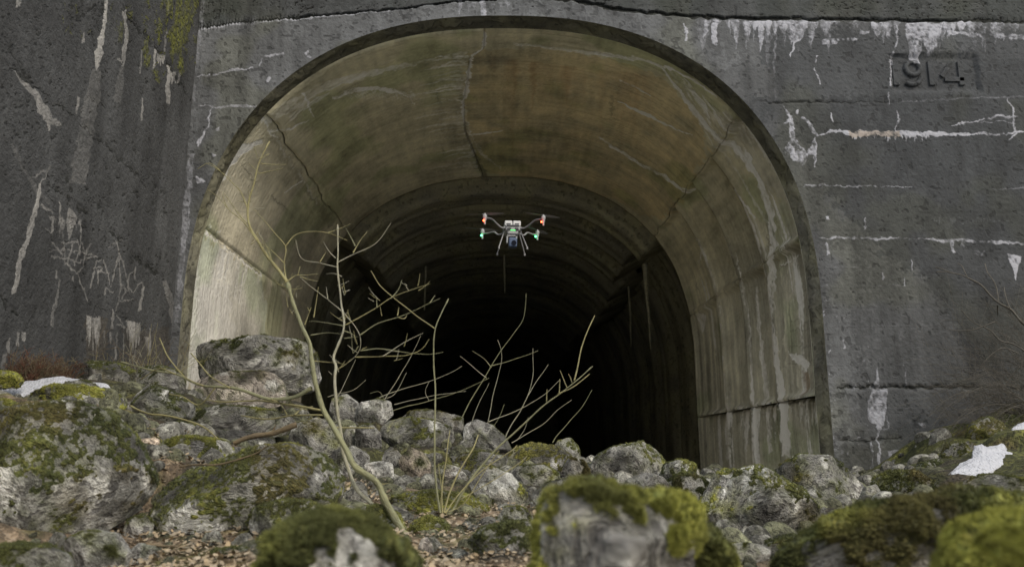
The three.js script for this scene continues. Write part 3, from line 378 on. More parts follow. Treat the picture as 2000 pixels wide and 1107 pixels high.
  // moss hanging from the top
  s.poly('M', [308, -20, 388, -20, 384, 18, 374, 40, 366, 62, 362, 80, 352, 100, 356, 130, 348, 140, 334, 128, 328, 108, 330, 86, 322, 70, 338, 40, 326, 30, 316, 44, 308, 84, 304, 60, 312, 30], 0.75); s.line('M', [286, 70, 284, 100, 282, 130], [8, 10, 6], 0.6); s.line('M', [232, 50, 234, 80], 10, 0.4); s.line('M', [305, 150, 306, 160], 8, 0.5); s.spots('M', 280, 0, 380, 150, 90, 2, 6, 0.7); s.spots('M', 120, 0, 260, 70, 40, 2, 5, 0.5); s.line('W', [324, 0, 322, 20], 3, 0.5);
  s.drips('D', [0, 0, 340, 0], 50, 100, 600, 14, 50, 0.06, 0.2); s.poly('D', [60, 420, 130, 440, 120, 560, 60, 640, -30, 640, -30, 480], 0.25); s.poly('D', [-60, 0, 120, 0, 60, 200, 120, 420, -60, 420], 0.2);
  s.poly('P', [300, 250, 372, 200, 358, 400, 345, 560, 320, 560, 300, 400], 0.35);
  s.done();
  const W = s.W, H = s.H, mx = WQ / W, my = (PY1 - PY0) / H;
  var wingTex = texPair(W, H, (i, j, o) => {
    const x = i * mx, y = PY0 + j * my, wx = n2(x * 9, y * 9) * 2.6 + n2(x * 31, y * 31) * 1.8, wy = n2(x * 9 + 50, y * 9) * 2.6 + n2(x * 31 + 40, y * 31) * 1.8, I = i + wx, J = j + wy;
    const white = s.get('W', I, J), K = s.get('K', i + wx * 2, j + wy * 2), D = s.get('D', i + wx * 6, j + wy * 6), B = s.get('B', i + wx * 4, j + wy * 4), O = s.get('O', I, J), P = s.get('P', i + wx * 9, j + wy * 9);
    const big = f2(x * 0.6 + 30, y * 0.5, 4), mid = f2(x * 2.6 + 9, y * 2.2, 4), fine = f2(x * 24, y * 24, 3), streak = f2(x * 4.5 + 3, y * 0.4, 4), grain = VAL[(i * 7 + j * 131 + ((i * j) >> 3)) & 511];
    const moss = clamp((s.get('M', i + wx * 3, j + wy * 3) + 0.0) * sst(-0.25, 0.1, f2(x * 6, y * 2.6, 3) + 0.1) * 1.2, 0, 1);
    let l = 0.057 * (1 + 0.55 * big + 0.35 * mid + 0.5 * streak + 0.2 * fine + 0.06 * grain) * (1 - 0.5 * D) * (1 + 0.6 * P);
    const agg = sst(0.22, 0.34, n2(x * 48, y * 48) * 0.5 + 0.2 * mid); l *= 1 + 0.16 * agg;
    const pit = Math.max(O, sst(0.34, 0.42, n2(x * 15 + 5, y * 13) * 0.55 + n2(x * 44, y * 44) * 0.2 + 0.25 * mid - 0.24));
    let r = l * 0.97, g = l, b = l * 1.03; const K2 = K * sst(-0.34, 0.1, f2(x * 7, y * 7, 3)); const k = Math.max(K2 * 0.85, pit * 0.8); r *= 1 - 0.8 * k; g *= 1 - 0.78 * k; b *= 1 - 0.82 * k;  // hollow of each pit gets its shade from the colour
    r = lerp(r, r * 1.25, B); b = lerp(b, b * 0.7, B);
    const wv = clamp(white * (0.85 + 0.8 * mid + 0.5 * fine), 0, 1); r = lerp(r, 0.35, wv); g = lerp(g, 0.34, wv); b = lerp(b, 0.325, wv);
    const mv = moss * (0.75 + 0.5 * fine); r = lerp(r, 0.095 * (1 + fine), mv); g = lerp(g, 0.1 * (1 + fine), mv); b = lerp(b, 0.012, mv);
    o[0] = r; o[1] = g; o[2] = b; wingH.a[j * W + i] = -0.022 * K2 - 0.018 * pit + 0.02 * moss + 0.006 * wv;
    o[3] = 0.007 * fine + 0.003 * grain - 0.009 * pit + 0.002 * agg + 0.006 * mid + 0.012 * moss * (0.5 + fine) - 0.012 * K2;
  }, 0.06);
}
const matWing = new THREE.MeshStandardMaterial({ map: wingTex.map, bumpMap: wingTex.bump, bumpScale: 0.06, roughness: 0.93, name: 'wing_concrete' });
{
  const w = thing('wing_wall', 'dark pitted concrete wing wall with chalk scribbles, lime runs and hanging moss', 'concrete wall', V3(0, 0, 0));
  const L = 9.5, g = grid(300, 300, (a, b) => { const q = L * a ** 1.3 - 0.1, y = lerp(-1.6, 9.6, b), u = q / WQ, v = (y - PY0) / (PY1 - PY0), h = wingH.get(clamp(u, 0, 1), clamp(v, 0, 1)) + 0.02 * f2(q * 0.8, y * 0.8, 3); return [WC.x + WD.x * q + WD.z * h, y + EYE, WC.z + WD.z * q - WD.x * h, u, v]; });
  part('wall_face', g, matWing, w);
  const back = new THREE.BoxGeometry(0.8, 11.2, L); back.rotateY(Math.atan2(WD.x, WD.z)); back.translate(WC.x + WD.x * L / 2 - 0.47, EYE + 4, WC.z + WD.z * L / 2); part('wall_core', back, matDeep, w);
  const top = new THREE.BoxGeometry(17.4, 0.35, 0.9); top.translate(3.1, EYE + 9.77, -12.4); part('coping', top, matDeep, portal);
}

// ------------------------------------------------------------------ boulders
// [label, distance, outline in the photograph, options]; options: m moss cover, y moss colour 0 dark .. 1 bright yellow-green, l pale lichen, t tone, b boxiness, z depth factor, f facets
const ROCKS = [
  ['huge peaked grey boulder with olive moss on its upper slopes and a pale underside', 5.2, [-150, 850, -60, 822, 0, 812, 60, 790, 150, 783, 212, 800, 258, 850, 288, 915, 296, 955, 262, 1000, 205, 1042, 140, 1066, 60, 1060, -30, 1068, -140, 1060], { m: .8, yb: .95, y: .24, l: .6, t: 1.3, z: .6, f: 2 }],
  ['flat boulder under a bright green moss cap behind the peak of the huge boulder', 6.7, [36, 805, 58, 768, 110, 750, 185, 757, 235, 770, 243, 796, 225, 818, 150, 815, 60, 818], { m: .85, y: .75, t: .9 }],
  ['thin flat stone lying on the bright moss cap beside the snow', 6.75, [112, 758, 120, 746, 160, 743, 192, 752, 186, 764, 140, 768], { m: .25, y: .3, t: .8 }],
  ['round bright green moss cushion on a stone between snow and wing wall', 7.0, [-50, 735, 0, 724, 28, 728, 42, 743, 30, 758, -50, 762], { m: 1, y: .95 }],
  ['small mossy stone at the lower edge of the long snow patch', 6.3, [-50, 778, 10, 778, 35, 790, 38, 808, 10, 818, -50, 818], { m: .75, y: .5 }],
  ['dark boulder dotted with white lichen beside a black gap, near the mossy cap', 7.8, [238, 765, 265, 745, 300, 750, 340, 765, 378, 790, 372, 816, 330, 834, 290, 832, 250, 815], { m: .5, y: .25, l: .75, t: .7, f: 5 }],
  ['low boulder with a smooth green moss cap downhill from the lichen-dotted one', 6.6, [282, 885, 310, 858, 370, 850, 440, 860, 458, 882, 440, 908, 395, 928, 330, 934, 290, 915], { m: .75, y: .5, l: .4 }],
  ['pale tan flat stone wedged behind the shoulder of the huge boulder', 6.3, [250, 872, 275, 858, 312, 852, 308, 868, 285, 882, 262, 882], { m: 0, t: 1.9, w: 1 }],
  ['large flat-topped rectangular grey block before the pale lining of the tunnel', 9.6, [378, 705, 380, 676, 396, 668, 450, 668, 520, 659, 590, 661, 612, 682, 622, 735, 612, 765, 520, 775, 390, 745], { m: .38, y: .12, l: .42, t: 1.05, b: .5, f: 2, furry: 1 }],
  ['tan-grey rounded block directly under the large rectangular one', 8.9, [372, 765, 380, 738, 450, 728, 530, 725, 553, 745, 558, 790, 500, 808, 400, 806], { m: .3, y: .25, t: 1.25, w: .5, b: .65, f: 3 }],
  ['long slab with a dark hollow front edge under the tan-grey block', 8.2, [345, 840, 365, 802, 430, 790, 520, 798, 578, 815, 572, 845, 500, 862, 400, 868], { m: .5, y: .3, l: .35, b: .7, z: 1 }],
  ['dark angular block in shade under the overhanging slab', 7.9, [350, 850, 420, 838, 500, 842, 540, 860, 530, 890, 440, 885, 360, 875], { m: .35, y: .1, t: .55, f: 5 }],
  ['large moss-covered boulder with a lichen-grey face beside the shrub stem', 5.6, [298, 1010, 305, 955, 345, 925, 430, 897, 500, 873, 570, 864, 640, 886, 670, 925, 676, 968, 640, 1005, 520, 1032, 420, 1045, 330, 1050], { m: .74, y: .42, l: .6, f: 5, z: .75 }],
  ['lower mossy boulder leaning on the big moss-covered one', 5.2, [478, 1025, 495, 992, 550, 976, 610, 979, 640, 1000, 632, 1045, 560, 1058, 490, 1058], { m: .72, y: .35, l: .5 }],
  ['mossy round stone beneath the pale underside of the huge boulder', 4.1, [-80, 1074, 20, 1063, 90, 1066, 130, 1085, 144, 1140, 60, 1165, -80, 1165], { m: .6, y: .3, l: .4 }],
  ['plain grey stone propping up the huge boulder', 4.6, [122, 1055, 170, 1032, 220, 1040, 250, 1080, 238, 1130, 150, 1140], { m: .25, y: .3, t: 1.05 }],
  ['small pale grey stone at the edge of the tan leaf litter', 4.9, [243, 1078, 265, 1060, 305, 1065, 322, 1090, 300, 1118, 255, 1114], { m: .12, t: 1.2, l: .4 }],
  ['small rounded stone wedged between the huge boulder and the lichen-grey face', 5.35, [238, 1048, 250, 1015, 280, 1003, 298, 1025, 292, 1055, 262, 1062], { m: .3, y: .3, t: 1 }],
  ['dark low mossy stone lying in the leaf litter', 4.6, [383, 1096, 420, 1074, 470, 1066, 500, 1080, 492, 1110, 420, 1120], { m: .6, y: .1, t: .8 }],
  ['grey stone between the leaning mossy boulder and the blurred mound', 4.5, [483, 1070, 510, 1048, 560, 1042, 600, 1055, 592, 1098, 510, 1104], { m: .4, y: .5 }],
  ['small stone in the dark hollow under the moss-covered boulder', 5.1, [388, 1060, 400, 1040, 425, 1037, 436, 1056, 426, 1074, 400, 1075], { m: .45, y: .3 }],
  ['rough grey stone behind the thin upright stem of the yellow-green shrub', 9.5, [638, 825, 648, 778, 675, 768, 700, 785, 708, 828, 670, 845], { m: .35, y: .3, l: .4, f: 4 }],
  ['pale lichen-covered stone on the ridge crest nearest the shrub', 9.4, [688, 812, 703, 786, 740, 778, 764, 783, 769, 810, 746, 834, 705, 838], { m: .2, y: .3, l: .6, t: 1.2, f: 4 }],
  ['long low grey boulder with a mossy top on the ridge crest', 9.8, [762, 825, 800, 803, 840, 799, 880, 808, 906, 820, 906, 852, 850, 862, 780, 850], { m: .42, y: .35, l: .4 }],
  ['broad flat boulder with a moss top just below the ridge crest', 9.0, [733, 855, 745, 823, 790, 814, 850, 820, 885, 835, 892, 862, 850, 887, 790, 886, 745, 876], { m: .5, y: .45, l: .45, f: 4 }],
  ['upright angular stone on the crest beside the long low boulder', 9.5, [860, 855, 858, 815, 885, 807, 905, 815, 906, 855, 885, 866], { m: .45, y: .35, f: 4, l: .3 }],
  ['white-flecked domed boulder standing highest in the middle of the crest', 9.3, [900, 875, 905, 830, 930, 818, 962, 829, 990, 855, 1002, 882, 960, 895, 918, 892], { m: .3, y: .35, l: .72, t: 1.1 }],
  ['square grey stone right behind the fork of shrub and thin stem', 8.9, [690, 876, 694, 838, 720, 822, 743, 845, 747, 882, 720, 893], { m: .3, y: .3, f: 4 }],
  ['bright white angular block beside the lower main stem', 7.5, [703, 950, 711, 906, 738, 900, 766, 904, 768, 936, 750, 955, 720, 960], { m: .08, t: 2.1, l: .75, b: .5, f: 5, w: .15 }],
  ['reddish-brown lumpy stone below the broad flat boulder', 8.2, [776, 935, 778, 895, 800, 874, 830, 879, 843, 905, 838, 945, 800, 960], { m: .25, y: .3, t: 1, w: .8 }],
  ['wedge-shaped pale stone with a pinkish top behind the rooted stems', 7.9, [836, 940, 845, 912, 870, 903, 900, 914, 922, 940, 900, 960, 850, 958], { m: .35, y: .5, l: .5, w: .4, f: 4 }],
  ['white-lichened boulder with a steep face over a black gap', 7.3, [910, 945, 924, 915, 960, 909, 1000, 924, 1030, 965, 1037, 1005, 1000, 1020, 950, 995, 926, 968], { m: .42, y: .45, l: .8, t: 1.1, f: 6 }],
  ['rounded boulder with yellow moss at the falling end of the crest', 8.7, [985, 910, 998, 875, 1040, 864, 1085, 870, 1120, 890, 1128, 922, 1080, 940, 1020, 938], { m: .55, y: .55, l: .4 }],
  ['peaked stone rising behind the yellow-mossed boulder', 9.1, [1070, 885, 1090, 860, 1115, 852, 1131, 870, 1137, 910, 1100, 920], { m: .5, y: .35, f: 4 }],
  ['dark shaggy stone filling the dip beside the peaked one', 8.4, [1092, 925, 1110, 895, 1140, 900, 1152, 925, 1142, 950, 1105, 950], { m: .55, y: .1, t: .8, furry: 1 }],
  ['low boulder with a smooth grey top behind the square mossy one', 6.6, [1030, 965, 1060, 940, 1120, 932, 1182, 938, 1208, 960, 1190, 1005, 1060, 1005], { m: .45, y: .5, l: .45 }],
  ['long flat boulder spread with a bright moss rug beneath the rooted stems', 6.7, [740, 990, 770, 965, 840, 957, 910, 964, 957, 980, 972, 1012, 920, 1030, 820, 1020, 755, 1014], { m: .9, y: .6 }],
  ['round moss ball at the foot of the many-stemmed bush', 5.9, [793, 1045, 805, 1018, 840, 1008, 870, 1015, 884, 1046, 850, 1066, 805, 1064], { m: .92, y: .35 }],
  ['dark moss mound between leaf litter and the square mossy boulder', 4.7, [912, 1055, 940, 1030, 1000, 1017, 1050, 1020, 1068, 1070, 1050, 1112, 980, 1110, 930, 1080], { m: .95, y: .15 }],
  ['mossy hummock against the foot of the main shrub stem', 5.6, [678, 1025, 700, 991, 740, 985, 778, 1004, 800, 1045, 782, 1085, 710, 1070], { m: .88, y: .3 }],
  ['grey boulder in shade below the fork of the shrub', 7.7, [636, 930, 648, 882, 690, 868, 722, 890, 717, 938, 692, 962, 650, 956], { m: .2, y: .3, t: .85, f: 4 }],
  ['grey slab uphill of the big moss-covered boulder, crossed by the main stem', 8.2, [556, 875, 572, 830, 620, 815, 662, 830, 672, 872, 640, 905, 580, 900], { m: .4, y: .35, l: .45, f: 4 }],
  ['pale mossy stone under the lip of the broad flat boulder', 8.4, [740, 918, 748, 885, 775, 878, 793, 900, 786, 932, 755, 934], { m: .45, y: .45, l: .5 }],
  ['mossy grey stone propping the white-flecked dome', 8.5, [882, 910, 895, 885, 940, 880, 990, 890, 1003, 914, 960, 930, 900, 926], { m: .5, y: .5, l: .5 }],
  ['flat pale plate of stone leaning below the yellow-mossed boulder', 7.9, [990, 930, 1010, 910, 1060, 907, 1097, 925, 1088, 955, 1030, 960], { m: .3, y: .4, l: .45, f: 5, t: 1.1 }],
  ['pale upright chip of stone in the leaf litter', 5.0, [813, 1085, 820, 1055, 833, 1047, 845, 1065, 843, 1092, 825, 1097], { m: .05, t: 1.6, w: .4 }],
  ['brown-grey flat stone among leaves before the dark moss mound', 4.8, [922, 1095, 940, 1070, 975, 1067, 1002, 1085, 987, 1110, 940, 1114], { m: .1, t: 1.1, w: .2, f: 4 }],
  ['patchy grey stone with lichen spots next to the square mossy boulder', 6.2, [962, 1025, 985, 990, 1020, 989, 1042, 1010, 1036, 1042, 990, 1046], { m: .4, y: .35, l: .65 }],
  ['big dome-shaped boulder with a white patch alone against the black tunnel', 8.6, [1146, 920, 1163, 890, 1200, 871, 1240, 865, 1256, 861, 1285, 876, 1303, 900, 1305, 932, 1250, 956, 1180, 950], { m: .45, y: .3, l: .62, t: 1.15 }],
  ['small dome boulder with a white patch beside the big dome', 8.3, [1286, 935, 1298, 905, 1325, 896, 1355, 902, 1370, 925, 1366, 960, 1310, 962], { m: .48, y: .28, l: .6 }],
  ['grey mottled boulder under the big dome', 7.6, [1206, 965, 1225, 935, 1260, 922, 1295, 930, 1314, 955, 1302, 992, 1230, 992], { m: .35, y: .3, l: .5 }],
  ['rough dark grey boulder between mottled and two-peaked ones', 7.7, [1290, 1005, 1298, 945, 1330, 928, 1378, 935, 1402, 960, 1402, 1015, 1350, 1035], { m: .42, y: .1, l: .45, t: .8, furry: 1 }],
  ['broad two-peaked boulder with grey flaking top and mossy dark overhang', 6.8, [1362, 995, 1390, 940, 1415, 912, 1450, 917, 1485, 905, 1520, 930, 1560, 950, 1592, 985, 1602, 1022, 1560, 1066, 1470, 1090, 1395, 1070], { m: .5, y: .35, l: .5, t: 1.05, f: 5 }],
  ['large dome boulder with mossy bands below the pale pier of the arch', 8.2, [1512, 955, 1525, 905, 1560, 886, 1610, 886, 1650, 910, 1690, 950, 1702, 992, 1660, 1014, 1580, 1005], { m: .48, y: .25, l: .58, t: 1.05 }],
  ['small plain grey stone touching the mossy-banded dome', 7.7, [1676, 990, 1690, 950, 1715, 945, 1726, 970, 1720, 1005, 1690, 1010], { m: .12, t: .95 }],
  ['dark furry moss boulder at the foot of the grey portal wall', 8.0, [1700, 985, 1712, 935, 1745, 918, 1790, 920, 1830, 945, 1848, 978, 1800, 1005, 1730, 1005], { m: .7, y: .08, t: .7, furry: 1 }],
  ['dark bluish boulder at the lower tip of the snow', 7.0, [1876, 970, 1890, 935, 1930, 925, 1970, 930, 2060, 935, 2060, 990, 1900, 990], { m: .35, y: .2, t: .62 }],
  ['mossy ledge stone between portal wall and snow', 9.3, [1838, 898, 1855, 868, 1890, 860, 1915, 872, 1920, 898, 1880, 908], { m: .7, y: .4, t: .9, b: .7 }],
  ['dark mossy boulder above the snow under the bare brush', 9.2, [1958, 908, 1970, 850, 2000, 832, 2080, 828, 2080, 925, 1990, 928], { m: .85, y: .15, t: .7 }],
  ['flat pale grey stone low beside the square mossy boulder', 5.0, [1392, 1088, 1410, 1065, 1460, 1058, 1512, 1070, 1502, 1104, 1420, 1112], { m: .15, t: 1.1, l: .4 }],
  ['grey stone frayed with moss at the near end of the long mossy boulder', 5.4, [1476, 1100, 1500, 1060, 1550, 1045, 1602, 1055, 1602, 1104, 1540, 1120], { m: .5, y: .3, l: .4 }],
  ['small mossy stone under the ledge stone near the snow', 9.0, [1786, 935, 1800, 905, 1835, 895, 1862, 915, 1852, 945, 1810, 950], { m: .8, y: .3 }],
  ['rounded moss hummock uphill of the ledge stone', 9.9, [1892, 860, 1900, 828, 1930, 812, 1962, 825, 1970, 860, 1930, 870], { m: 1, y: .35 }],
  ['grey stone under the tip of the snow beside the furry moss boulder', 7.3, [1826, 975, 1838, 955, 1870, 950, 1892, 968, 1888, 998, 1845, 1000], { m: .4, y: .3, t: .9 }],
  ['tall square-topped boulder with thick yellow-green moss, out of focus', 2.7, [1040, 1170, 1046, 1010, 1054, 966, 1085, 957, 1150, 949, 1205, 960, 1258, 984, 1312, 966, 1350, 970, 1366, 1010, 1372, 1090, 1382, 1180], { m: .62, yb: .2, y: 1.05, l: .85, t: 1.5, b: .45, z: .5, tuft: 2 }],
  ['mossy blurred boulder with a white streak on its sloping crest', 2.7, [470, 1170, 500, 1110, 540, 1060, 590, 1016, 640, 1005, 690, 1020, 740, 1060, 790, 1098, 840, 1170], { m: .54, y: .7, l: .75, t: 1.45, tuft: 2 }],
  ['long low boulder draped in dark moss with a bare grey end', 3.3, [1470, 1180, 1490, 1108, 1560, 1066, 1640, 1015, 1740, 985, 1850, 968, 1950, 963, 2070, 975, 2110, 1060, 2080, 1200, 1800, 1220], { m: .78, y: .38, t: 1.2, l: .4, z: .5, tuft: 2 }],
  ['bright yellow-green moss boulder before the long dark-mossed one', 2.3, [1858, 1180, 1866, 1107, 1878, 1060, 1910, 1035, 1960, 1022, 2050, 1020, 2100, 1060, 2100, 1180], { m: .95, y: 1, tuft: 2 }],
  ['low yellow moss flank beside the square-topped boulder, out of focus', 2.95, [1320, 1170, 1345, 1060, 1382, 1050, 1420, 1088, 1462, 1150, 1462, 1180], { m: .9, y: .8, tuft: 1 }],
  ['lichen-grey rock at the foot of the wing wall above the snow', 8.9, [146, 745, 155, 712, 190, 704, 235, 708, 263, 725, 257, 752, 200, 757], { m: .5, y: .4, l: .6, t: 1 }],
  ['mossy rock beside it under bramble twigs', 8.9, [250, 750, 270, 720, 310, 711, 352, 725, 362, 758, 300, 770], { m: .65, y: .35, t: .9 }],
  ['small dark stone with a snowy top in the black gap', 7.2, [236, 828, 250, 820, 264, 824, 264, 840, 245, 842], { m: .3, t: .8 }],
  ['grey stone with a thin snow line below the lichen-dotted boulder', 7.4, [300, 850, 315, 828, 350, 822, 385, 832, 380, 856, 330, 866], { m: .35, y: .3, l: .6 }],
];
// tiles of rock and moss
const rockTex = texPair(1024, 1024, (i, j, o) => {
  const x = i / 800, y = j / 800, m = f2(x * 7, y * 7, 4), f = f2(x * 42, y * 42, 3), v = n2(x * 130, y * 130), sp = sst(0.2, 0.34, f2(x * 17 + 4, y * 17, 3) + 0.12 * v), dk = sst(0.2, 0.36, f2(x * 14 + 40, y * 14, 3) + 0.1 * v), cr = 1 - sst(0, 0.035, Math.abs(f2(x * 3 + 8, y * 3, 3)));
  let l = 0.72 * (1 + 0.55 * m + 0.45 * f + 0.2 * v); l = lerp(l, 1.3, sp * 0.55); l *= 1 - 0.55 * dk; l *= 1 - 0.06 * cr;
  o[0] = clamp(l, 0.02, 1); o[1] = clamp(l * (1 - 0.02 * dk), 0.02, 1); o[2] = clamp(l * 0.97, 0.02, 1); o[3] = 0.01 * f + 0.012 * m + 0.004 * v - 0.012 * dk + 0.004 * sp;
}, 0.05);
const mossTex = texPair(512, 512, (i, j, o) => {
  const x = i / 900, y = j / 900, a = f2(x * 28, y * 28, 3), b = n2(x * 120, y * 120), c = n2(x * 260, y * 260), l = 0.7 * (1 + 0.7 * a + 0.45 * b + 0.25 * c);
  o[0] = clamp(l * (1 + 0.12 * b), 0.03, 1); o[1] = clamp(l, 0.03, 1); o[2] = clamp(l * 0.9, 0.03, 1); o[3] = 0.01 * a + 0.006 * b + 0.004 * c;
}, 0.05);
const matRock = new THREE.MeshStandardMaterial({ map: rockTex.map, bumpMap: rockTex.bump, bumpScale: 0.05, roughness: 0.92, vertexColors: true, name: 'granite' });
const matMoss = new THREE.MeshStandardMaterial({ map: mossTex.map, bumpMap: mossTex.bump, bumpScale: 0.05, roughness: 1, vertexColors: true, name: 'moss' });
const matTuft = new THREE.MeshStandardMaterial({ color: 0xffffff, roughness: 1, side: THREE.DoubleSide, name: 'moss_tuft' });
const tuftGeo = (() => { const r = rng(5), P = []; for (let k = 0; k < 6; k++) { const a = k / 6 * 6.283 + r(), c = Math.cos(a), s = Math.sin(a), w = 0.13, l = 0.5 + 0.5 * r(); P.push(c * 0.1 - s * w, 0, s * 0.1 + c * w, c * 0.1 + s * w, 0, s * 0.1 - c * w, c * l * 0.75, 0.55 + 0.5 * r(), s * l * 0.75); } const g = new THREE.BufferGeometry(); g.setAttribute('position', new THREE.Float32BufferAttribute(P, 3)); g.computeVertexNormals(); return g; })();

const MOSSC = { dark: [0.04, 0.048, 0.014], olive: [0.092, 0.1, 0.03], bright: [0.25, 0.255, 0.055], brown: [0.14, 0.105, 0.045] };
function mossColour(x, y, z, yl) { const a = f3(x * 3.1, y * 3.1, z * 3.1, 3), b = f3(x * 9, y * 9, z * 9 + 20, 2), t = clamp(yl + a * 0.9 + b * 0.5, 0, 1), c = t < 0.5 ? MOSSC.dark.map((v, k) => lerp(v, MOSSC.olive[k], t * 2)) : MOSSC.olive.map((v, k) => lerp(v, MOSSC.bright[k], t * 2 - 1)); const w = sst(0.12, 0.35, f3(x * 2.3 + 9, y * 2.3, z * 2.3, 3)) * 0.55 * (1 - 0.85 * yl); return c.map((v, k) => lerp(v, MOSSC.brown[k], w)); }
function cubeSphere(N) {
  const g = new THREE.BoxGeometry(1, 1, 1, N, N, N), p = g.attributes.position, dir = new Float32Array(p.count * 3);
  for (let i = 0; i < p.count; i++) { const w = [p.getX(i), p.getY(i), p.getZ(i)].map((v) => Math.tan(v * Math.PI / 2) ), l = Math.hypot(...w); for (let c = 0; c < 3; c++) dir[i * 3 + c] = w[c] / l; }
  return { dir, uv: g.attributes.uv.array, index: g.index.array, n: p.count };
}
const cubes = {}; const cube = (N) => cubes[N] ??= cubeSphere(N);
function softNormals(pos, index) {           // smooth across the seams of the six faces
  const g = new THREE.BufferGeometry(); g.setAttribute('position', new THREE.BufferAttribute(pos, 3)); g.setIndex(new THREE.BufferAttribute(index, 1)); g.computeVertexNormals();
  const n = g.attributes.normal.array, m = new Map(); const key = (i) => Math.round(pos[i * 3] * 2e4) + ',' + Math.round(pos[i * 3 + 1] * 2e4) + ',' + Math.round(pos[i * 3 + 2] * 2e4);
  const keys = []; for (let i = 0; i < pos.length / 3; i++) { const k = keys[i] = key(i), s = m.get(k); if (s) { s[0] += n[i * 3]; s[1] += n[i * 3 + 1]; s[2] += n[i * 3 + 2]; } else m.set(k, [n[i * 3], n[i * 3 + 1], n[i * 3 + 2]]); }
  for (let i = 0; i < keys.length; i++) { const s = m.get(keys[i]), l = Math.hypot(...s) || 1; n[i * 3] = s[0] / l; n[i * 3 + 1] = s[1] / l; n[i * 3 + 2] = s[2] / l; }
  return n;
}
// shape: R(angle) in the plane facing the photograph, half-depth rz
function rockShape(R, rx, ry, rz, N, seed, o) {
  const { dir, uv, index, n } = cube(N), r = rng(seed), pos = new Float32Array(n * 3), size = Math.min(rx, ry), planes = [], e = o.b ?? 0.8, ox = r() * 40, oy = r() * 40, oz = r() * 40;
  for (let k = 0; k < (o.f ?? 3) + 5; k++) { const v = V3(r() * 2 - 1, r() * 1.5 - 0.6, 0.6 + r()).normalize(); planes.push([v.x, v.y, v.z, (0.5 + 0.28 * r()) * Math.hypot(v.x * rx, v.y * ry, v.z * rz)]); }
  for (let i = 0; i < n; i++) {
    const dx = dir[i * 3], dy = dir[i * 3 + 1], dz = dir[i * 3 + 2], c = Math.hypot(dx, dy), th = Math.atan2(dy, dx), q = R(th), k = c ** e;
    let x = q * Math.cos(th) * k, y = q * Math.sin(th) * k, z = rz * Math.sign(dz) * Math.abs(dz) ** e;
    for (const p of planes) { const s = x * p[0] + y * p[1] + z * p[2] - p[3]; if (s > 0) { x -= p[0] * s * 0.95; y -= p[1] * s * 0.95; z -= p[2] * s * 0.95; } }
    const f = 1.1 / size, a = 0.05 * size * f3(x * f + ox, y * f + oy, z * f + oz, 3), rid = 1 - 2 * Math.abs(f3(x * 2.2 * f + oy, y * 2.2 * f + oz, z * 2.2 * f + ox, 2)), fi = 0.02 * f3(x * 9 + ox, y * 9, z * 9, 3) + 0.012 * f3(x * 34 + ox, y * 34, z * 34, 2);
    const d = a + 0.012 * size * rid + fi * Math.min(1, size * 3); pos[i * 3] = x + dx * d; pos[i * 3 + 1] = y + dy * d; pos[i * 3 + 2] = z + dz * d;
  }
  return { pos, uv, index, n, ox, oy, oz, ry };
}
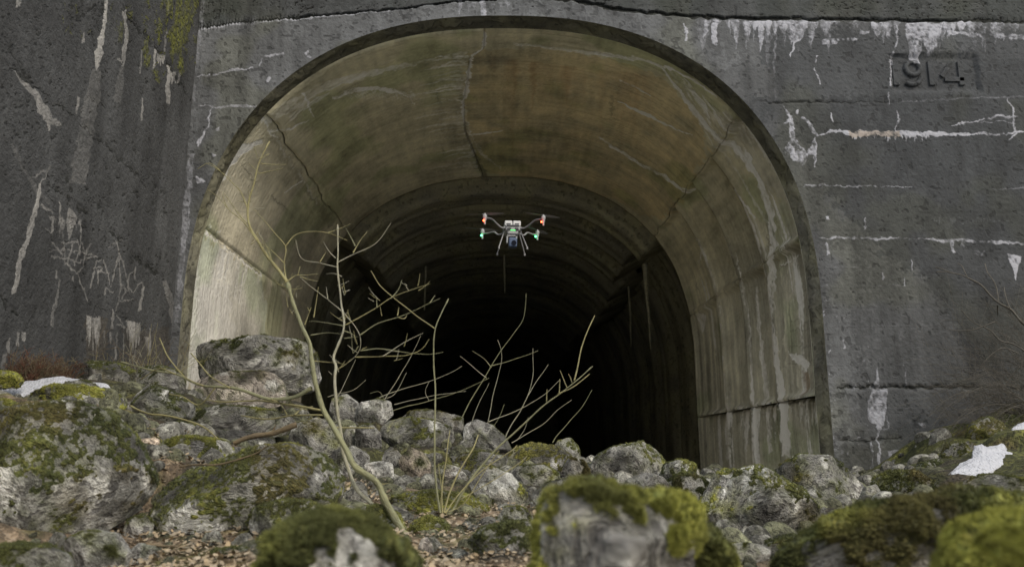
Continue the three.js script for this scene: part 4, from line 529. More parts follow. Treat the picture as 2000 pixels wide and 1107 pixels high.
function rockGeo(s, o, uvScale, originY) {
  const { pos, index, n } = s, nor = softNormals(pos, index), col = new Float32Array(n * 3), uv2 = new Float32Array(n * 2), moss = new Float32Array(n), t = 0.285 * (o.t ?? 1), w = o.w ?? 0, yl = o.y ?? 0.4;
  for (let i = 0; i < n; i++) {
    const x = pos[i * 3] + s.ox, y = pos[i * 3 + 1] + s.oy, z = pos[i * 3 + 2] + s.oz, ny = nor[i * 3 + 1];
    const a = f3(x * 1.6, y * 1.6, z * 1.6, 4), b = f3(x * 5.5, y * 5.5, z * 5.5, 4), c = f3(x * 15, y * 15, z * 15, 3);
    const m = (o.m ?? 0) > 0 ? (o.m - 0.57) * 2.1 + ny * 0.6 + (o.yb ?? 0) * pos[i * 3 + 1] / s.ry + a * 0.9 + b * 1.15 + c * 0.95 : -1; moss[i] = m;
    let l = t * (1 + 0.5 * a + 0.55 * b + 0.35 * c), rr = l * (1.0 + 0.1 * w), gg = l * (0.985 - 0.08 * w), bb = l * (0.955 - 0.22 * w);
    const film = sst(-0.9, 0.1, m) * (0.46 + 0.7 * b + 0.5 * c); const mc = mossColour(x, y, z, yl * 0.7);
    const li = sst(0.04, 0.2, f3(x * 4.2 + 7, y * 4.2, z * 4.2, 4) + 0.25 * c + ((o.l ?? 0.3) - 0.72) * 0.75) * (1 - sst(0.5, 1, film)); const pale = 0.62 + 0.2 * b;
    rr = lerp(rr, mc[0] * 1.25, clamp(film, 0, 0.8)); gg = lerp(gg, mc[1] * 1.25, clamp(film, 0, 0.8)); bb = lerp(bb, mc[2] * 1.6, clamp(film, 0, 0.8));
    rr = lerp(rr, pale, li * 0.85); gg = lerp(gg, pale, li * 0.85); bb = lerp(bb, pale * 0.97, li * 0.85);
    const dk = sst(0.12, 0.3, f3(x * 3.3 + 31, y * 3.3, z * 3.3, 4) + 0.15 * c) * 0.6; 
    col[i * 3] = clamp(rr * (1 - dk) * 1.35, 0, 1); col[i * 3 + 1] = clamp(gg * (1 - dk) * 1.35, 0, 1); col[i * 3 + 2] = clamp(bb * (1 - dk) * 1.35, 0, 1);
    uv2[i * 2] = s.uv[i * 2] * uvScale + s.ox; uv2[i * 2 + 1] = s.uv[i * 2 + 1] * uvScale + s.oy;
  }
  const mk = (p, ix, cl, nr) => { const g = new THREE.BufferGeometry(); g.setAttribute('position', new THREE.BufferAttribute(p, 3)); g.setAttribute('normal', new THREE.BufferAttribute(nr, 3)); g.setAttribute('uv', new THREE.BufferAttribute(uv2, 2)); g.setAttribute('color', new THREE.BufferAttribute(cl, 3)); g.setIndex(new THREE.BufferAttribute(ix, 1)); return g; };
  const rock = mk(pos, index, col, nor); let mg = null, spots = null;
  if ((o.m ?? 0) > 0.12) {
    const mp = new Float32Array(n * 3), mcol = new Float32Array(n * 3), th = o.tuft ? 0.04 : 0.012;
    for (let i = 0; i < n; i++) {
      const x = pos[i * 3] + s.ox, y = pos[i * 3 + 1] + s.oy, z = pos[i * 3 + 2] + s.oz, k = sst(0.12, 0.55, moss[i]), d = -0.006 + k * th * (0.65 + (o.tuft ? 1.5 : 0.8) * f3(x * 9, y * 9, z * 9, 2)) + k * 0.011 * n3(x * 40, y * 40, z * 40) + k * 0.008 * n3(x * 90, y * 90, z * 90);
      for (let c = 0; c < 3; c++) mp[i * 3 + c] = pos[i * 3 + c] + nor[i * 3 + c] * d;
      const mc = mossColour(x, y, z, yl); for (let c = 0; c < 3; c++) mcol[i * 3 + c] = mc[c] * 1.15;
    }
    const keep = []; for (let k = 0; k < index.length; k += 3) { const a = index[k], b = index[k + 1], c = index[k + 2]; if (Math.max(moss[a], moss[b], moss[c]) > 0.14) keep.push(a, b, c); }
    if (keep.length > 60) { const ix = Uint32Array.from(keep); mg = mk(mp, ix, mcol, softNormals(mp, ix)); spots = { mp, ix, mcol }; }
  }
  return { rock, mg, spots, nor };
}
const groundPts = [];
ROCKS.forEach(([label, d, flat, o], idx) => {
  const pts = pairs(flat), xs = pts.map((p) => p[0]), ys = pts.map((p) => p[1]), cx = (Math.min(...xs) + Math.max(...xs)) / 2, cy = (Math.min(...ys) + Math.max(...ys)) / 2, C = at(cx, cy, d);
  const poly = pts.map(([x, y]) => { const p = at(x, y, d); return [p.x - C.x, p.y - C.y]; });
  const M = 180, tab = new Float32Array(M);
  for (let k = 0; k < M; k++) { const t = k / M * 2 * Math.PI, ux = Math.cos(t), uy = Math.sin(t); let best = 0.02; for (let i = 0; i < poly.length; i++) { const [ax, ay] = poly[i], [bx, by] = poly[(i + 1) % poly.length], ex = bx - ax, ey = by - ay, det = ux * -ey + uy * ex; if (Math.abs(det) < 1e-9) continue; const q = (ax * -ey + ay * ex) / det, w = (ux * ay - uy * ax) / det; if (q > 0 && w >= -1e-6 && w <= 1.000001) best = Math.max(best, q); } tab[k] = best; }
  const sm = tab.map((_, k) => { let s = 0; for (let e = -2; e <= 2; e++) s += tab[(k + e + M) % M]; return s / 5; });
  const R = (t) => { const x = ((t / (2 * Math.PI)) % 1 + 1) % 1 * M, i = x | 0; return lerp(sm[i % M], sm[(i + 1) % M], x - i) * (o.tuft ? 0.945 : 0.975); };
  const rx = Math.max(...poly.map((p) => Math.abs(p[0]))), ry = Math.max(...poly.map((p) => Math.abs(p[1]))), rz = (o.z ?? 0.85) * Math.min(rx, ry * 1.6), W = Math.max(...xs) - Math.min(...xs);
  const N = clamp(Math.round(Math.max(W, Math.max(...ys) - Math.min(...ys)) / 5), 18, 74), s = rockShape(R, rx, ry, rz, N, 100 + idx * 17, o), { rock, mg, spots, nor } = rockGeo(s, o, 1.6 * Math.max(rx, ry));
  const t = thing('boulder', label, 'boulder', V3(C.x, C.y, C.z)); part('rock', rock, matRock, t);
  if (mg) {
    const m = part('moss', mg, matMoss, t); m.userData.kind = 'stuff';
    const { mp, ix, mcol } = spots, r = rng(idx + 900), want = o.tuft ? 5200 * o.tuft : clamp(Math.round(W * 12), 400, 3600), nT = ix.length / 3, hgt = o.tuft ? 0.018 : 0.011 + 0.014 * (o.furry ?? 0), list = [];
    const M4 = new THREE.Matrix4(), Q = new THREE.Quaternion(), up = V3(0, 1, 0), nv = V3(0, 0, 0), P = V3(0, 0, 0), S = V3(0, 0, 0), cc = new THREE.Color();
    const im = new THREE.InstancedMesh(tuftGeo, matTuft, want); im.name = 'moss_tuft'; im.userData.kind = 'stuff';
    for (let k = 0; k < want; k++) { const f = Math.floor(r() * nT) * 3, a = ix[f], b = ix[f + 1], c = ix[f + 2]; let u = r(), v = r(); if (u + v > 1) { u = 1 - u; v = 1 - v; } const L = (q) => mp[a * 3 + q] * (1 - u - v) + mp[b * 3 + q] * u + mp[c * 3 + q] * v; P.set(L(0), L(1), L(2)); nv.set(nor[a * 3] + (r() - 0.5) * 0.7, nor[a * 3 + 1] + 0.15 + (r() - 0.5) * 0.7, nor[a * 3 + 2] + (r() - 0.5) * 0.7).normalize(); Q.setFromUnitVectors(up, nv); const h = hgt * (0.5 + 0.9 * r()); S.set(h * 0.9, h, h * 0.9); M4.compose(P, Q, S); im.setMatrixAt(k, M4); const w = 0.65 + 0.6 * r(); cc.setRGB(Math.min(1, mcol[a * 3] * w), Math.min(1, mcol[a * 3 + 1] * w), Math.min(1, mcol[a * 3 + 2] * w)); im.setColorAt(k, cc); }
    im.castShadow = im.receiveShadow = true; t.add(im);
  }
  groundPts.push([C.x, C.y - ry * 0.55, C.z, Math.max(rx, rz)]);
});

// ------------------------------------------------------------------ snow
const snowTex = texPair(512, 512, (i, j, o) => { const x = i / 300, y = j / 300, m = f2(x * 5, y * 5, 4), f = f2(x * 50, y * 50, 2), dirt = sst(0.34, 0.42, n2(x * 34, y * 34) * 0.6 + 0.3 * m), l = 0.83 * (1 + 0.06 * m) * (1 - 0.35 * dirt); o[0] = l * 0.95; o[1] = l * 0.97; o[2] = l * 1.03; o[3] = 0.01 * f + 0.02 * m; }, 0.06);
const matSnow = new THREE.MeshStandardMaterial({ map: snowTex.map, bumpMap: snowTex.bump, bumpScale: 0.06, roughness: 0.6, name: 'old_snow' });
const matOldSnow = matSnow.clone(); matOldSnow.color.setRGB(0.56, 0.565, 0.59); matOldSnow.name = 'grainy_snow';
function snow(label, flat, d, slope, thick) {      // a sheet of old snow on the slope: outline in the photograph, laid on a plane tilted by slope
  const pts = pairs(flat), cx = pts.reduce((s, p) => s + p[0], 0) / pts.length, cy = pts.reduce((s, p) => s + p[1], 0) / pts.length, C = at(cx, cy, d);
  const hit = (px, py) => { const r = ray(px, py), k = (C.y - EYE - slope * (C.z)) / (r[1] - slope * r[2]); return V3(r[0] * k - C.x, r[1] * k + EYE - C.y, r[2] * k - C.z); };
  for (const [u, w] of [[0.5, 0], [0.5, 0.25], [0.5, 0.5], [0.5, 0.75], [0.95, 0.1], [0.95, 0.35], [0.95, 0.6], [0.95, 0.85], [0, 0]]) { const t = w * pts.length, p = pts[Math.floor(t) % pts.length], h = hit(cx + (p[0] - cx) * u, cy + (p[1] - cy) * u); groundPts.push([h.x + C.x, h.y + C.y - 0.05, h.z + C.z, 0.12]); }
  const NA = 220, NR = 40, g = grid(NA, NR, (a, b) => { const t = a * pts.length % pts.length, i = Math.floor(t) % pts.length, p = pts[i], q = pts[(i + 1) % pts.length], f = t % 1, rag = 1 + 0.09 * f2(a * 60, 3, 3), px = cx + (lerp(p[0], q[0], f) - cx) * b * rag, py = cy + (lerp(p[1], q[1], f) - cy) * b * rag, h = hit(px, py); const up = thick * (1 - b ** 2) + 0.03 * f2(h.x * 4, h.z * 4, 3) * (1 - b ** 6) - 0.05 * sst(0.9, 1, b); return [h.x, h.y + up, h.z, h.x, h.z]; });
  const t = thing('snow_patch', label, 'snow', C, 'patches of old snow'); part('snow_sheet', g, matOldSnow, t);
}
snow('long patch of old snow along the foot of the wing wall', [-40, 768, 0, 758, 30, 748, 90, 739, 130, 736, 160, 742, 215, 752, 208, 766, 160, 764, 110, 757, 70, 766, 40, 778, 10, 786, -40, 788], 7.3, -0.45, 0.05);
snow('bright tilted patch of old snow below the bare brush', [1848, 930, 1872, 906, 1897, 895, 1902, 872, 1918, 866, 1930, 872, 1950, 868, 1966, 864, 1972, 880, 1984, 884, 1976, 905, 1955, 912, 1932, 928, 1905, 944, 1880, 942], 8.3, -0.45, 0.05);
snow('small scrap of snow high on the mossy bank', [1974, 838, 1988, 828, 2010, 824, 2030, 826, 2020, 838, 1996, 842], 9.0, -0.4, 0.04);

// ------------------------------------------------------------------ ground
for (const [px, py, d] of [[1850, 890, 9.2], [1960, 850, 10], [2050, 780, 10.8], [1900, 830, 10.5], [1700, 935, 10.5], [1780, 925, 9.6], [1900, 965, 7.2], [2150, 900, 7.6], [2300, 800, 9], [30, 745, 8.3], [200, 728, 9.8], [330, 765, 8.6], [-150, 745, 8], [350, 1092, 4.8], [880, 1078, 5], [860, 1012, 6.1], [600, 1000, 6], [700, 1088, 4.5], [1000, 1108, 4.5], [1430, 1108, 4.7], [1300, 1070, 6], [1520, 1110, 5], [260, 840, 7.1], [560, 900, 7.4], [470, 905, 7], [1140, 960, 8.2], [1450, 930, 10], [1000, 900, 9.9], [800, 850, 10.6], [650, 830, 10.6], [1650, 950, 9.5], [790, 1040, 5.4], [20, 815, 7.2], [100, 800, 7.2], [-80, 815, 7.2], [180, 790, 7.4]]) { const p = at(px, py, d); groundPts.push([p.x, p.y, p.z, 0.3]); }
for (const x of [-4.5, -2, 0, 2, 4.5, 7]) { groundPts.push([x, EYE - 0.95, -2.6, 0.4], [x * 1.3, EYE - 1.1, 0.5, 1], [x * 2, EYE - 1.3, 6, 2]); }
for (const [x, y] of [[-4, 0.2], [-2, -0.3], [0, -0.7], [2, -0.9], [4, -0.9]]) groundPts.push([x, EYE + y, -12, 0.4]);
function groundY(x, z) { let s = 0, w = 0; for (const p of groundPts) { const d2 = (p[0] - x) ** 2 + (p[2] - z) ** 2 + 0.04 + p[3] * p[3] * 0.12, k = 1 / (d2 * d2); s += p[1] * k; w += k; } return s / w; }
const litterTex = texPair(1024, 1024, (i, j, o) => {
  const x = i / 500, y = j / 500, m = f2(x * 4, y * 4, 4), f = f2(x * 38, y * 38, 3), v = n2(x * 110, y * 110), leaf = sst(0.05, 0.2, n2(x * 30 + m * 3, y * 22) * 0.6 + n2(x * 60, y * 60) * 0.3), l = 0.8 * (1 + 0.5 * m + 0.6 * f + 0.25 * v) * lerp(0.6, 1.15, leaf);
  o[0] = clamp(l, 0.02, 1); o[1] = clamp(l * 0.95, 0.02, 1); o[2] = clamp(l * 0.88, 0.02, 1); o[3] = 0.012 * f + 0.015 * m + 0.006 * leaf + 0.003 * v;
}, 0.06);
const matGround = new THREE.MeshStandardMaterial({ map: litterTex.map, bumpMap: litterTex.bump, bumpScale: 0.06, roughness: 1, vertexColors: true, name: 'forest_floor' });
const bankness = (x, z) => clamp(sst(4.3, 5.2, x) * sst(-6, -7.5, z), 0, 1);
{
  const X = [], Z = []; for (let x = -60; x < -6; x += 6) X.push(x); for (let x = -6; x < 10; x += 0.06) X.push(x); for (let x = 10; x <= 60; x += 5) X.push(x);
  for (let z = -12.9; z < -2; z += 0.06) Z.push(z); for (let z = -2; z < 8; z += 0.5) Z.push(z); for (let z = 8; z <= 120; z += 6) Z.push(z);
  const nx = X.length - 1, nz = Z.length - 1;
  struct('ground', grid(nx, nz, (a, b, i, j) => { const x = X[i], z = Z[j], far = z > 6 ? sst(6, 45, z) * 24 * (1 + 0.15 * n2(x * 0.05, z * 0.05)) : 0, y = groundY(x, z) + 0.07 * f2(x * 2, z * 2, 3) + 0.03 * f2(x * 11, z * 11, 2) + far; return [x, y, z, x / 2, z / 2]; },  // far ground raised behind the viewpoint, unseen, to block the low sky
    (p) => { const x = p[0], z = p[2], n = f2(x * 2.2, z * 2.2, 4), n1 = f2(x * 7, z * 7, 3), bank = bankness(x, z), lit = sst(-0.25, 0.1, n + 0.25 * sst(-6.6, -5.2, z)) * sst(-8.4, -6.2, z) * (z > 3 ? 0 : 1); const soil = [0.045, 0.04, 0.028], leaf = [0.28, 0.22, 0.16], moss = mossColour(x, p[1], z, 0.3); const mk = clamp(bank + sst(0.02, 0.2, n1 + n * 0.6) * 0.7, 0, 1) * (z > 3 ? 0.5 : 1); return soil.map((s, k) => lerp(lerp(s, leaf[k], lit), moss[k] * 1.3, mk)); }), matGround);
  const f = new THREE.PlaneGeometry(20, 66, 30, 132); f.rotateX(-Math.PI / 2); f.translate(-0.5, EYE - 1.15, -45.4); const fp = f.attributes.position; for (let i = 0; i < fp.count; i++) fp.setY(i, fp.getY(i) + 0.12 * n2(fp.getX(i) * 1.7, fp.getZ(i) * 1.7)); f.computeVertexNormals();
  { const c = new Float32Array(fp.count * 3); for (let i = 0; i < fp.count; i++) { const q = fp.getZ(i) > -17.2 ? 1.25 : 0.12; c.fill(q, i * 3, i * 3 + 3); } f.setAttribute('color', new THREE.BufferAttribute(c, 3)); }  // unseen floor made pale near the mouth as bounce fill, dark beyond
  struct('tunnel_floor', f, new THREE.MeshStandardMaterial({ map: litterTex.map, bumpMap: litterTex.bump, bumpScale: 0.06, color: new THREE.Color().setRGB(0.55, 0.54, 0.5), vertexColors: true, roughness: 1, name: 'bounce_floor_rubble' }));
}
{ // loose small rubble in the gaps, beyond counting
  const r = rng(42), geos = [0, 1, 2, 3].map((k) => { const s = rockShape(() => 0.5, 0.5, 0.42, 0.45, 7, 400 + k, { f: 6, b: 0.75 }); return rockGeo(s, { t: [0.8, 1, 1.2, 0.9][k], l: 0.5, m: 0.1 }, 0.4).rock; });
  const M4 = new THREE.Matrix4(), Q = new THREE.Quaternion(), E = new THREE.Euler(), c = new THREE.Color();
  geos.forEach((g) => {
    const im = new THREE.InstancedMesh(g, matRock, 560); im.name = numbered('rubble'); tag(im, 'small loose rubble filling the gaps between the boulders', 'rubble', null, 'stuff');
    for (let k = 0; k < 560; k++) { const d = 4.6 + 6.4 * r(), px = -80 + 1900 * r(), x = (px - 1000) / F * d, s = (0.07 + 0.22 * r() ** 2) * (d > 6 ? 1.15 : 0.6), y = groundY(x, -d) - s * 0.12; E.set(r() * 6, r() * 6, r() * 6); Q.setFromEuler(E); M4.compose(V3(x, y, -d), Q, V3(s * 1.2, s * 0.8, s)); im.setMatrixAt(k, M4); const w = 0.7 + 0.5 * r(), m = r() < 0.55; c.setRGB(w * (m ? 0.52 : 0.8), w * (m ? 0.54 : 0.8), w * (m ? 0.36 : 0.75)); im.setColorAt(k, c); }
    im.castShadow = im.receiveShadow = true; scene.add(im);
  });
}
{ // dead leaves
  const P = []; const q = 5; for (let i = 0; i < q; i++) { const x0 = i / q - 0.5, x1 = (i + 1) / q - 0.5, w = (x) => 0.3 * Math.cos(x * Math.PI) ** 0.7, z = (x, y) => 0.25 * x * x + 0.5 * y * y; const a = [x0, -w(x0)], b = [x1, -w(x1)], c = [x1, w(x1)], d = [x0, w(x0)]; for (const t of [a, b, c, a, c, d]) P.push(t[0], z(t[0], t[1]), t[1]); }
  const g = new THREE.BufferGeometry(); g.setAttribute('position', new THREE.Float32BufferAttribute(P, 3)); g.computeVertexNormals();
  const r = rng(8), N = 8000, im = new THREE.InstancedMesh(g, new THREE.MeshStandardMaterial({ color: 0xffffff, roughness: 0.8, side: THREE.DoubleSide, name: 'dead_leaf' }), N), M4 = new THREE.Matrix4(), Q = new THREE.Quaternion(), E = new THREE.Euler(), c = new THREE.Color();
  im.name = 'leaf_litter'; tag(im, 'tan dead leaves scattered on the ground between the mossy stones', 'leaf litter', null, 'stuff');
  for (let k = 0; k < N; k++) { const d = 4 + 3.2 * r() ** 1.3, px = r() < 0.4 ? 220 + 300 * r() : 560 + 560 * r(), x = (px - 1000) / F * d, s = 0.014 + 0.04 * r() ** 1.5; E.set((r() - 0.5) * 1.2, r() * 6.28, (r() - 0.5) * 1.2); Q.setFromEuler(E); M4.compose(V3(x, groundY(x, -d) + 0.07 * f2(x * 2, -d * 2, 3) + 0.03 * f2(x * 11, -d * 11, 2) + 0.012 + 0.02 * r(), -d), Q, V3(s, s, s)); im.setMatrixAt(k, M4); const w = 0.45 + 0.65 * r(), q = r(); c.setRGB(0.33 * w, (0.25 + 0.03 * q) * w, (0.15 + 0.06 * q) * w); im.setColorAt(k, c); }
  im.castShadow = im.receiveShadow = true; scene.add(im);
}
{ // added snow sheet behind the viewpoint, unseen, bounces light up into the vault
  const g = grid(90, 90, (a, b) => { const x = lerp(-22, 22, a), z = lerp(-1.9, 24, b) - 0.8 * Math.abs(x) / 22 + 0.5 * n2(x * 0.6, 4); return [x, groundY(x, z) + 0.07 * f2(x * 2, z * 2, 3) + 0.03 * f2(x * 11, z * 11, 2) + (z > 6 ? sst(6, 45, z) * 24 : 0) + (b > 0.01 ? 0.1 : -0.05) + 0.05 * f2(x * 0.9, z * 0.9, 3), z, x, z]; });
  var bounceSnow = g;
}
struct('bounce_snow_field', bounceSnow, matSnow);

// ------------------------------------------------------------------ shrubs
const barkTex = texPair(256, 256, (i, j, o) => { const x = i / 60, y = j / 60, m = f2(x * 3, y * 1.2, 3), f = f2(x * 14, y * 9, 2), li = sst(0.12, 0.3, f2(x * 4 + 9, y * 4, 3)), l = 0.75 * (1 + 0.7 * m + 0.5 * f); o[0] = lerp(l, 0.9, li * 0.5); o[1] = lerp(l, 0.95, li * 0.5); o[2] = lerp(l * 0.95, 1, li * 0.6); o[3] = 0.004 * f; }, 0.02);
const bark = (r, g, b, n) => new THREE.MeshStandardMaterial({ map: barkTex.map, bumpMap: barkTex.bump, bumpScale: 0.01, color: new THREE.Color().setRGB(r, g, b), roughness: 0.75, name: n });
const matStem = bark(0.225, 0.225, 0.125, 'green_bark'), matTwig = bark(0.31, 0.28, 0.13, 'yellow_twig'), matGrey = bark(0.34, 0.325, 0.24, 'grey_bark'), matDry = bark(0.16, 0.12, 0.07, 'dry_bark'), matBrush = bark(0.11, 0.1, 0.085, 'dark_bark'), matRust = bark(0.13, 0.055, 0.03, 'rusty_frond');
let limbSeed = 300;
function limbGeo(V, r0, r1, knots = true) {      // a tapered limb through points, with slight knots and a bud at the end
  const r = rng(limbSeed++), c = new THREE.CatmullRomCurve3(V, false, 'centripetal'), L = c.getLength(), n = clamp(Math.round(L / 0.035), 6, 90), sides = r0 > 0.012 ? 9 : 6;
  const fr = c.computeFrenetFrames(n, false), ph = r() * 9;
  const g = grid(sides, n + 1, (a, b, i, j) => { const k = Math.min(j, n), t = k / n, p = c.getPointAt(t), w = a * 6.28318, bud = knots && t > 0.965 ? 1 + 0.9 * Math.sin((t - 0.965) / 0.035 * 3.1) : 1, kn = knots ? 1 + 0.22 * Math.max(0, Math.sin(t * L * 22 + ph)) ** 8 : 1, R = j > n ? 0.0001 : lerp(r0, r1, t ** 0.8) * bud * kn * (1 + 0.08 * n2(t * 30, w)); const N = fr.normals[k], B = fr.binormals[k], wv = knots ? 0.5 * r0 : 0; const ox = wv * n2(t * L * 6 + ph, 3), oy = wv * n2(t * L * 6 + ph, 8);
    return [p.x + ox + (N.x * Math.cos(w) + B.x * Math.sin(w)) * R, p.y + oy + (N.y * Math.cos(w) + B.y * Math.sin(w)) * R, p.z + (N.z * Math.cos(w) + B.z * Math.sin(w)) * R, a * 0.4, t * L * 1.2]; });
  return g;
}
function limb(parent, name, flat, d0, d1, w0, w1, mat) {   // along points of the photograph from distance d0 to d1; widths in its pixels
  const p = pairs(flat), V = p.map(([x, y], i) => at(x, y, lerp(d0, d1, i / (p.length - 1))).sub(parent.position)), k0 = d0 / F / 2, k1 = d1 / F / 2;
  return part(name, limbGeo(V, w0 * k0, w1 * k1), mat, parent);
}
{
  const t = thing('shrub', 'bare yellow-green shrub with a leaning main stem growing before the tunnel mouth', 'shrub', at(785, 1035, 5.5)), D = 6.0;
  const B = (f, w0, w1, m = matTwig, d0 = D, d1 = D, n = 'branch') => limb(t, n, f, d0, d1, w0, w1, m);
  B([792, 1050, 783, 1029, 752, 976, 735, 945, 689, 900, 654, 844, 631, 799, 613, 733, 608, 702, 606, 672, 595, 642, 575, 596, 560, 551], 14.5, 6.2, matStem, 5.45, 6, 'stem');
  B([560, 551, 530, 508, 502, 470, 488, 441, 484, 405, 500, 337, 518, 287, 525, 276], 7.5, 2, matTwig, 6, 6.1, 'stem');
  B([742, 1000, 722, 980, 697, 955, 679, 920, 669, 869, 659, 814, 654, 743, 656, 716, 651, 700, 672, 639, 667, 585, 659, 526, 658, 486, 658, 438], 9, 2.4, matGrey, 5.6, 6.3, 'stem');
  for (const [f, w, d] of [[[502, 470, 473, 432, 446, 409, 433, 377], 4], [[482, 405, 468, 373, 455, 359, 428, 332, 401, 318], 4], [[482, 436, 459, 409, 435, 375], 3.5], [[509, 319, 535, 321, 559, 321], 3], [[504, 339, 553, 329], 3], [[559, 549, 554, 513, 557, 481, 532, 450, 495, 409], 4.5], [[557, 481, 577, 459, 613, 452, 640, 455, 678, 470], 3.5], [[640, 455, 662, 447, 684, 437], 2.5], [[554, 513, 532, 490, 505, 472], 3.5], [[563, 549, 577, 538, 598, 537, 620, 535], 3], [[581, 538, 586, 520], 2.4], [[586, 540, 604, 546, 620, 549], 2.4], [[558, 560, 545, 556, 534, 545], 2.4], [[595, 635, 606, 603], 3.5], [[604, 608, 600, 600], 2.6], [[605, 606, 608, 600], 2.4], [[428, 332, 408, 318, 385, 330], 2.2], [[446, 409, 420, 380, 405, 370], 2.2], [[524, 300, 505, 310, 496, 286], 2.2], [[505, 337, 485, 318], 2], [[557, 560, 575, 565, 590, 562], 2.4], [[530, 508, 520, 480, 498, 452], 2.6], [[567, 590, 580, 560, 584, 558], 2], [[540, 520, 520, 500, 512, 470], 2.4]]) B(f, w * 0.75, 0.9);
  for (const f of [[659, 513, 694, 495, 735, 474, 764, 435], [694, 481, 685, 463, 675, 445], [690, 494, 703, 470, 717, 452], [658, 522, 622, 513, 590, 506, 577, 468], [656, 504, 643, 492, 631, 472], [624, 512, 636, 493], [672, 612, 640, 585, 604, 558, 584, 540], [672, 637, 617, 627, 602, 628], [674, 635, 735, 601, 762, 583, 800, 567, 839, 554], [762, 583, 778, 565, 785, 547], [672, 612, 694, 639, 703, 657, 703, 680, 692, 698, 658, 723], [703, 655, 735, 633, 780, 619, 839, 592, 859, 583], [839, 592, 850, 577], [703, 685, 735, 681, 794, 688, 840, 692, 866, 688], [694, 698, 748, 696, 794, 694, 825, 680, 838, 662], [607, 704, 640, 707, 672, 711], [672, 661, 700, 658], [670, 646, 690, 654, 694, 668], [776, 617, 779, 600], [778, 620, 790, 622, 795, 615], [735, 601, 735, 585], [700, 676, 690, 690, 686, 655], [640, 585, 637, 560], [667, 540, 652, 534, 637, 535], [612, 620, 619, 580, 622, 560], [606, 655, 640, 650, 668, 652], [672, 570, 683, 566], [748, 696, 790, 668, 826, 650]]) B(f, 2.5, 0.9, [matGrey, matStem, matTwig][f[1] % 3], 6.25, 6.3);
  { const r = rng(71); for (let k = 0; k < 46; k++) { const q = [[655, 720], [672, 640], [664, 560], [560, 551], [500, 470], [735, 601], [700, 676], [780, 690], [805, 566], [484, 405], [575, 596]][k % 11], x = q[0] + (r() - 0.5) * 30, y = q[1] + (r() - 0.5) * 36, a = r() * 6.28, l = 10 + 22 * r(); B([x, y, x + Math.cos(a) * l * 0.5, y - Math.abs(Math.sin(a)) * l * 0.4, x + Math.cos(a) * l, y - Math.abs(Math.sin(a)) * l], 1.5, 0.8, k % 2 ? matTwig : matGrey, 6.2, 6.2, 'twig'); } }
  for (const [f, w] of [[[609, 760, 571, 775, 529, 781, 491, 766, 449, 758, 398, 754, 343, 731, 280, 718, 235, 708], 9], [[630, 802, 575, 792, 516, 783, 440, 785, 400, 780], 5], [[630, 812, 575, 811, 530, 818, 470, 812], 4], [[655, 836, 690, 835, 730, 836], 4], [[398, 754, 360, 736, 330, 700, 310, 660], 3], [[449, 758, 410, 735, 385, 705, 372, 690], 3], [[343, 731, 310, 720, 275, 740], 3], [[420, 757, 390, 790, 355, 775, 330, 770], 3], [[529, 781, 560, 790, 600, 800], 3], [[560, 812, 555, 800, 548, 790], 2.5], [[575, 811, 590, 798, 610, 794], 3]]) B(f, w, 2, w > 6 ? matStem : matTwig, 6, 6.2);
}
{
  const t = thing('many_stemmed_bush', 'slender many-stemmed bush fanning up from a root beside the round moss ball', 'shrub', at(862, 1006, 6.2));
  for (const [f, w, w1] of [[[861, 1010, 851, 940, 848, 854, 851, 783, 848, 718, 849, 642, 862, 612, 875, 583], 6, 2.4], [[849, 642, 830, 628, 805, 610, 762, 576, 740, 555, 724, 529], 3.4, 2], [[864, 1004, 864, 945, 874, 876, 878, 840], 4, 2], [[866, 1004, 884, 945, 924, 874, 934, 850], 5, 3], [[872, 1006, 884, 996, 914, 945, 945, 905, 1000, 849, 1066, 788, 1122, 748, 1158, 716], 8, 2], [[1122, 743, 1130, 710, 1137, 677, 1150, 640, 1162, 616], 3.4, 2], [[1090, 770, 1125, 752, 1152, 730], 3, 1.8], [[1092, 768, 1094, 740], 2.4, 1.6], [[1068, 785, 1068, 760], 2.2, 1.6], [[1118, 748, 1111, 730], 2.4, 1.6], [[1108, 758, 1094, 724], 2.6, 1.6], [[868, 1004, 900, 960, 950, 912, 1000, 880, 1010, 870], 4, 2], [[875, 1000, 905, 985, 940, 930, 975, 880], 3, 1.6], [[900, 975, 960, 940, 1020, 900, 1030, 890], 2.6, 1.4], [[870, 1005, 882, 990, 905, 1000, 940, 985], 2.4, 1.4], [[858, 1008, 862, 960, 856, 905], 2.6, 1.6]]) limb(t, 'stem', f, 6.2, w > 5 ? 6.8 : 6.6, w * 0.75, w1 * 0.75, w > 5 ? matStem : matTwig);
}
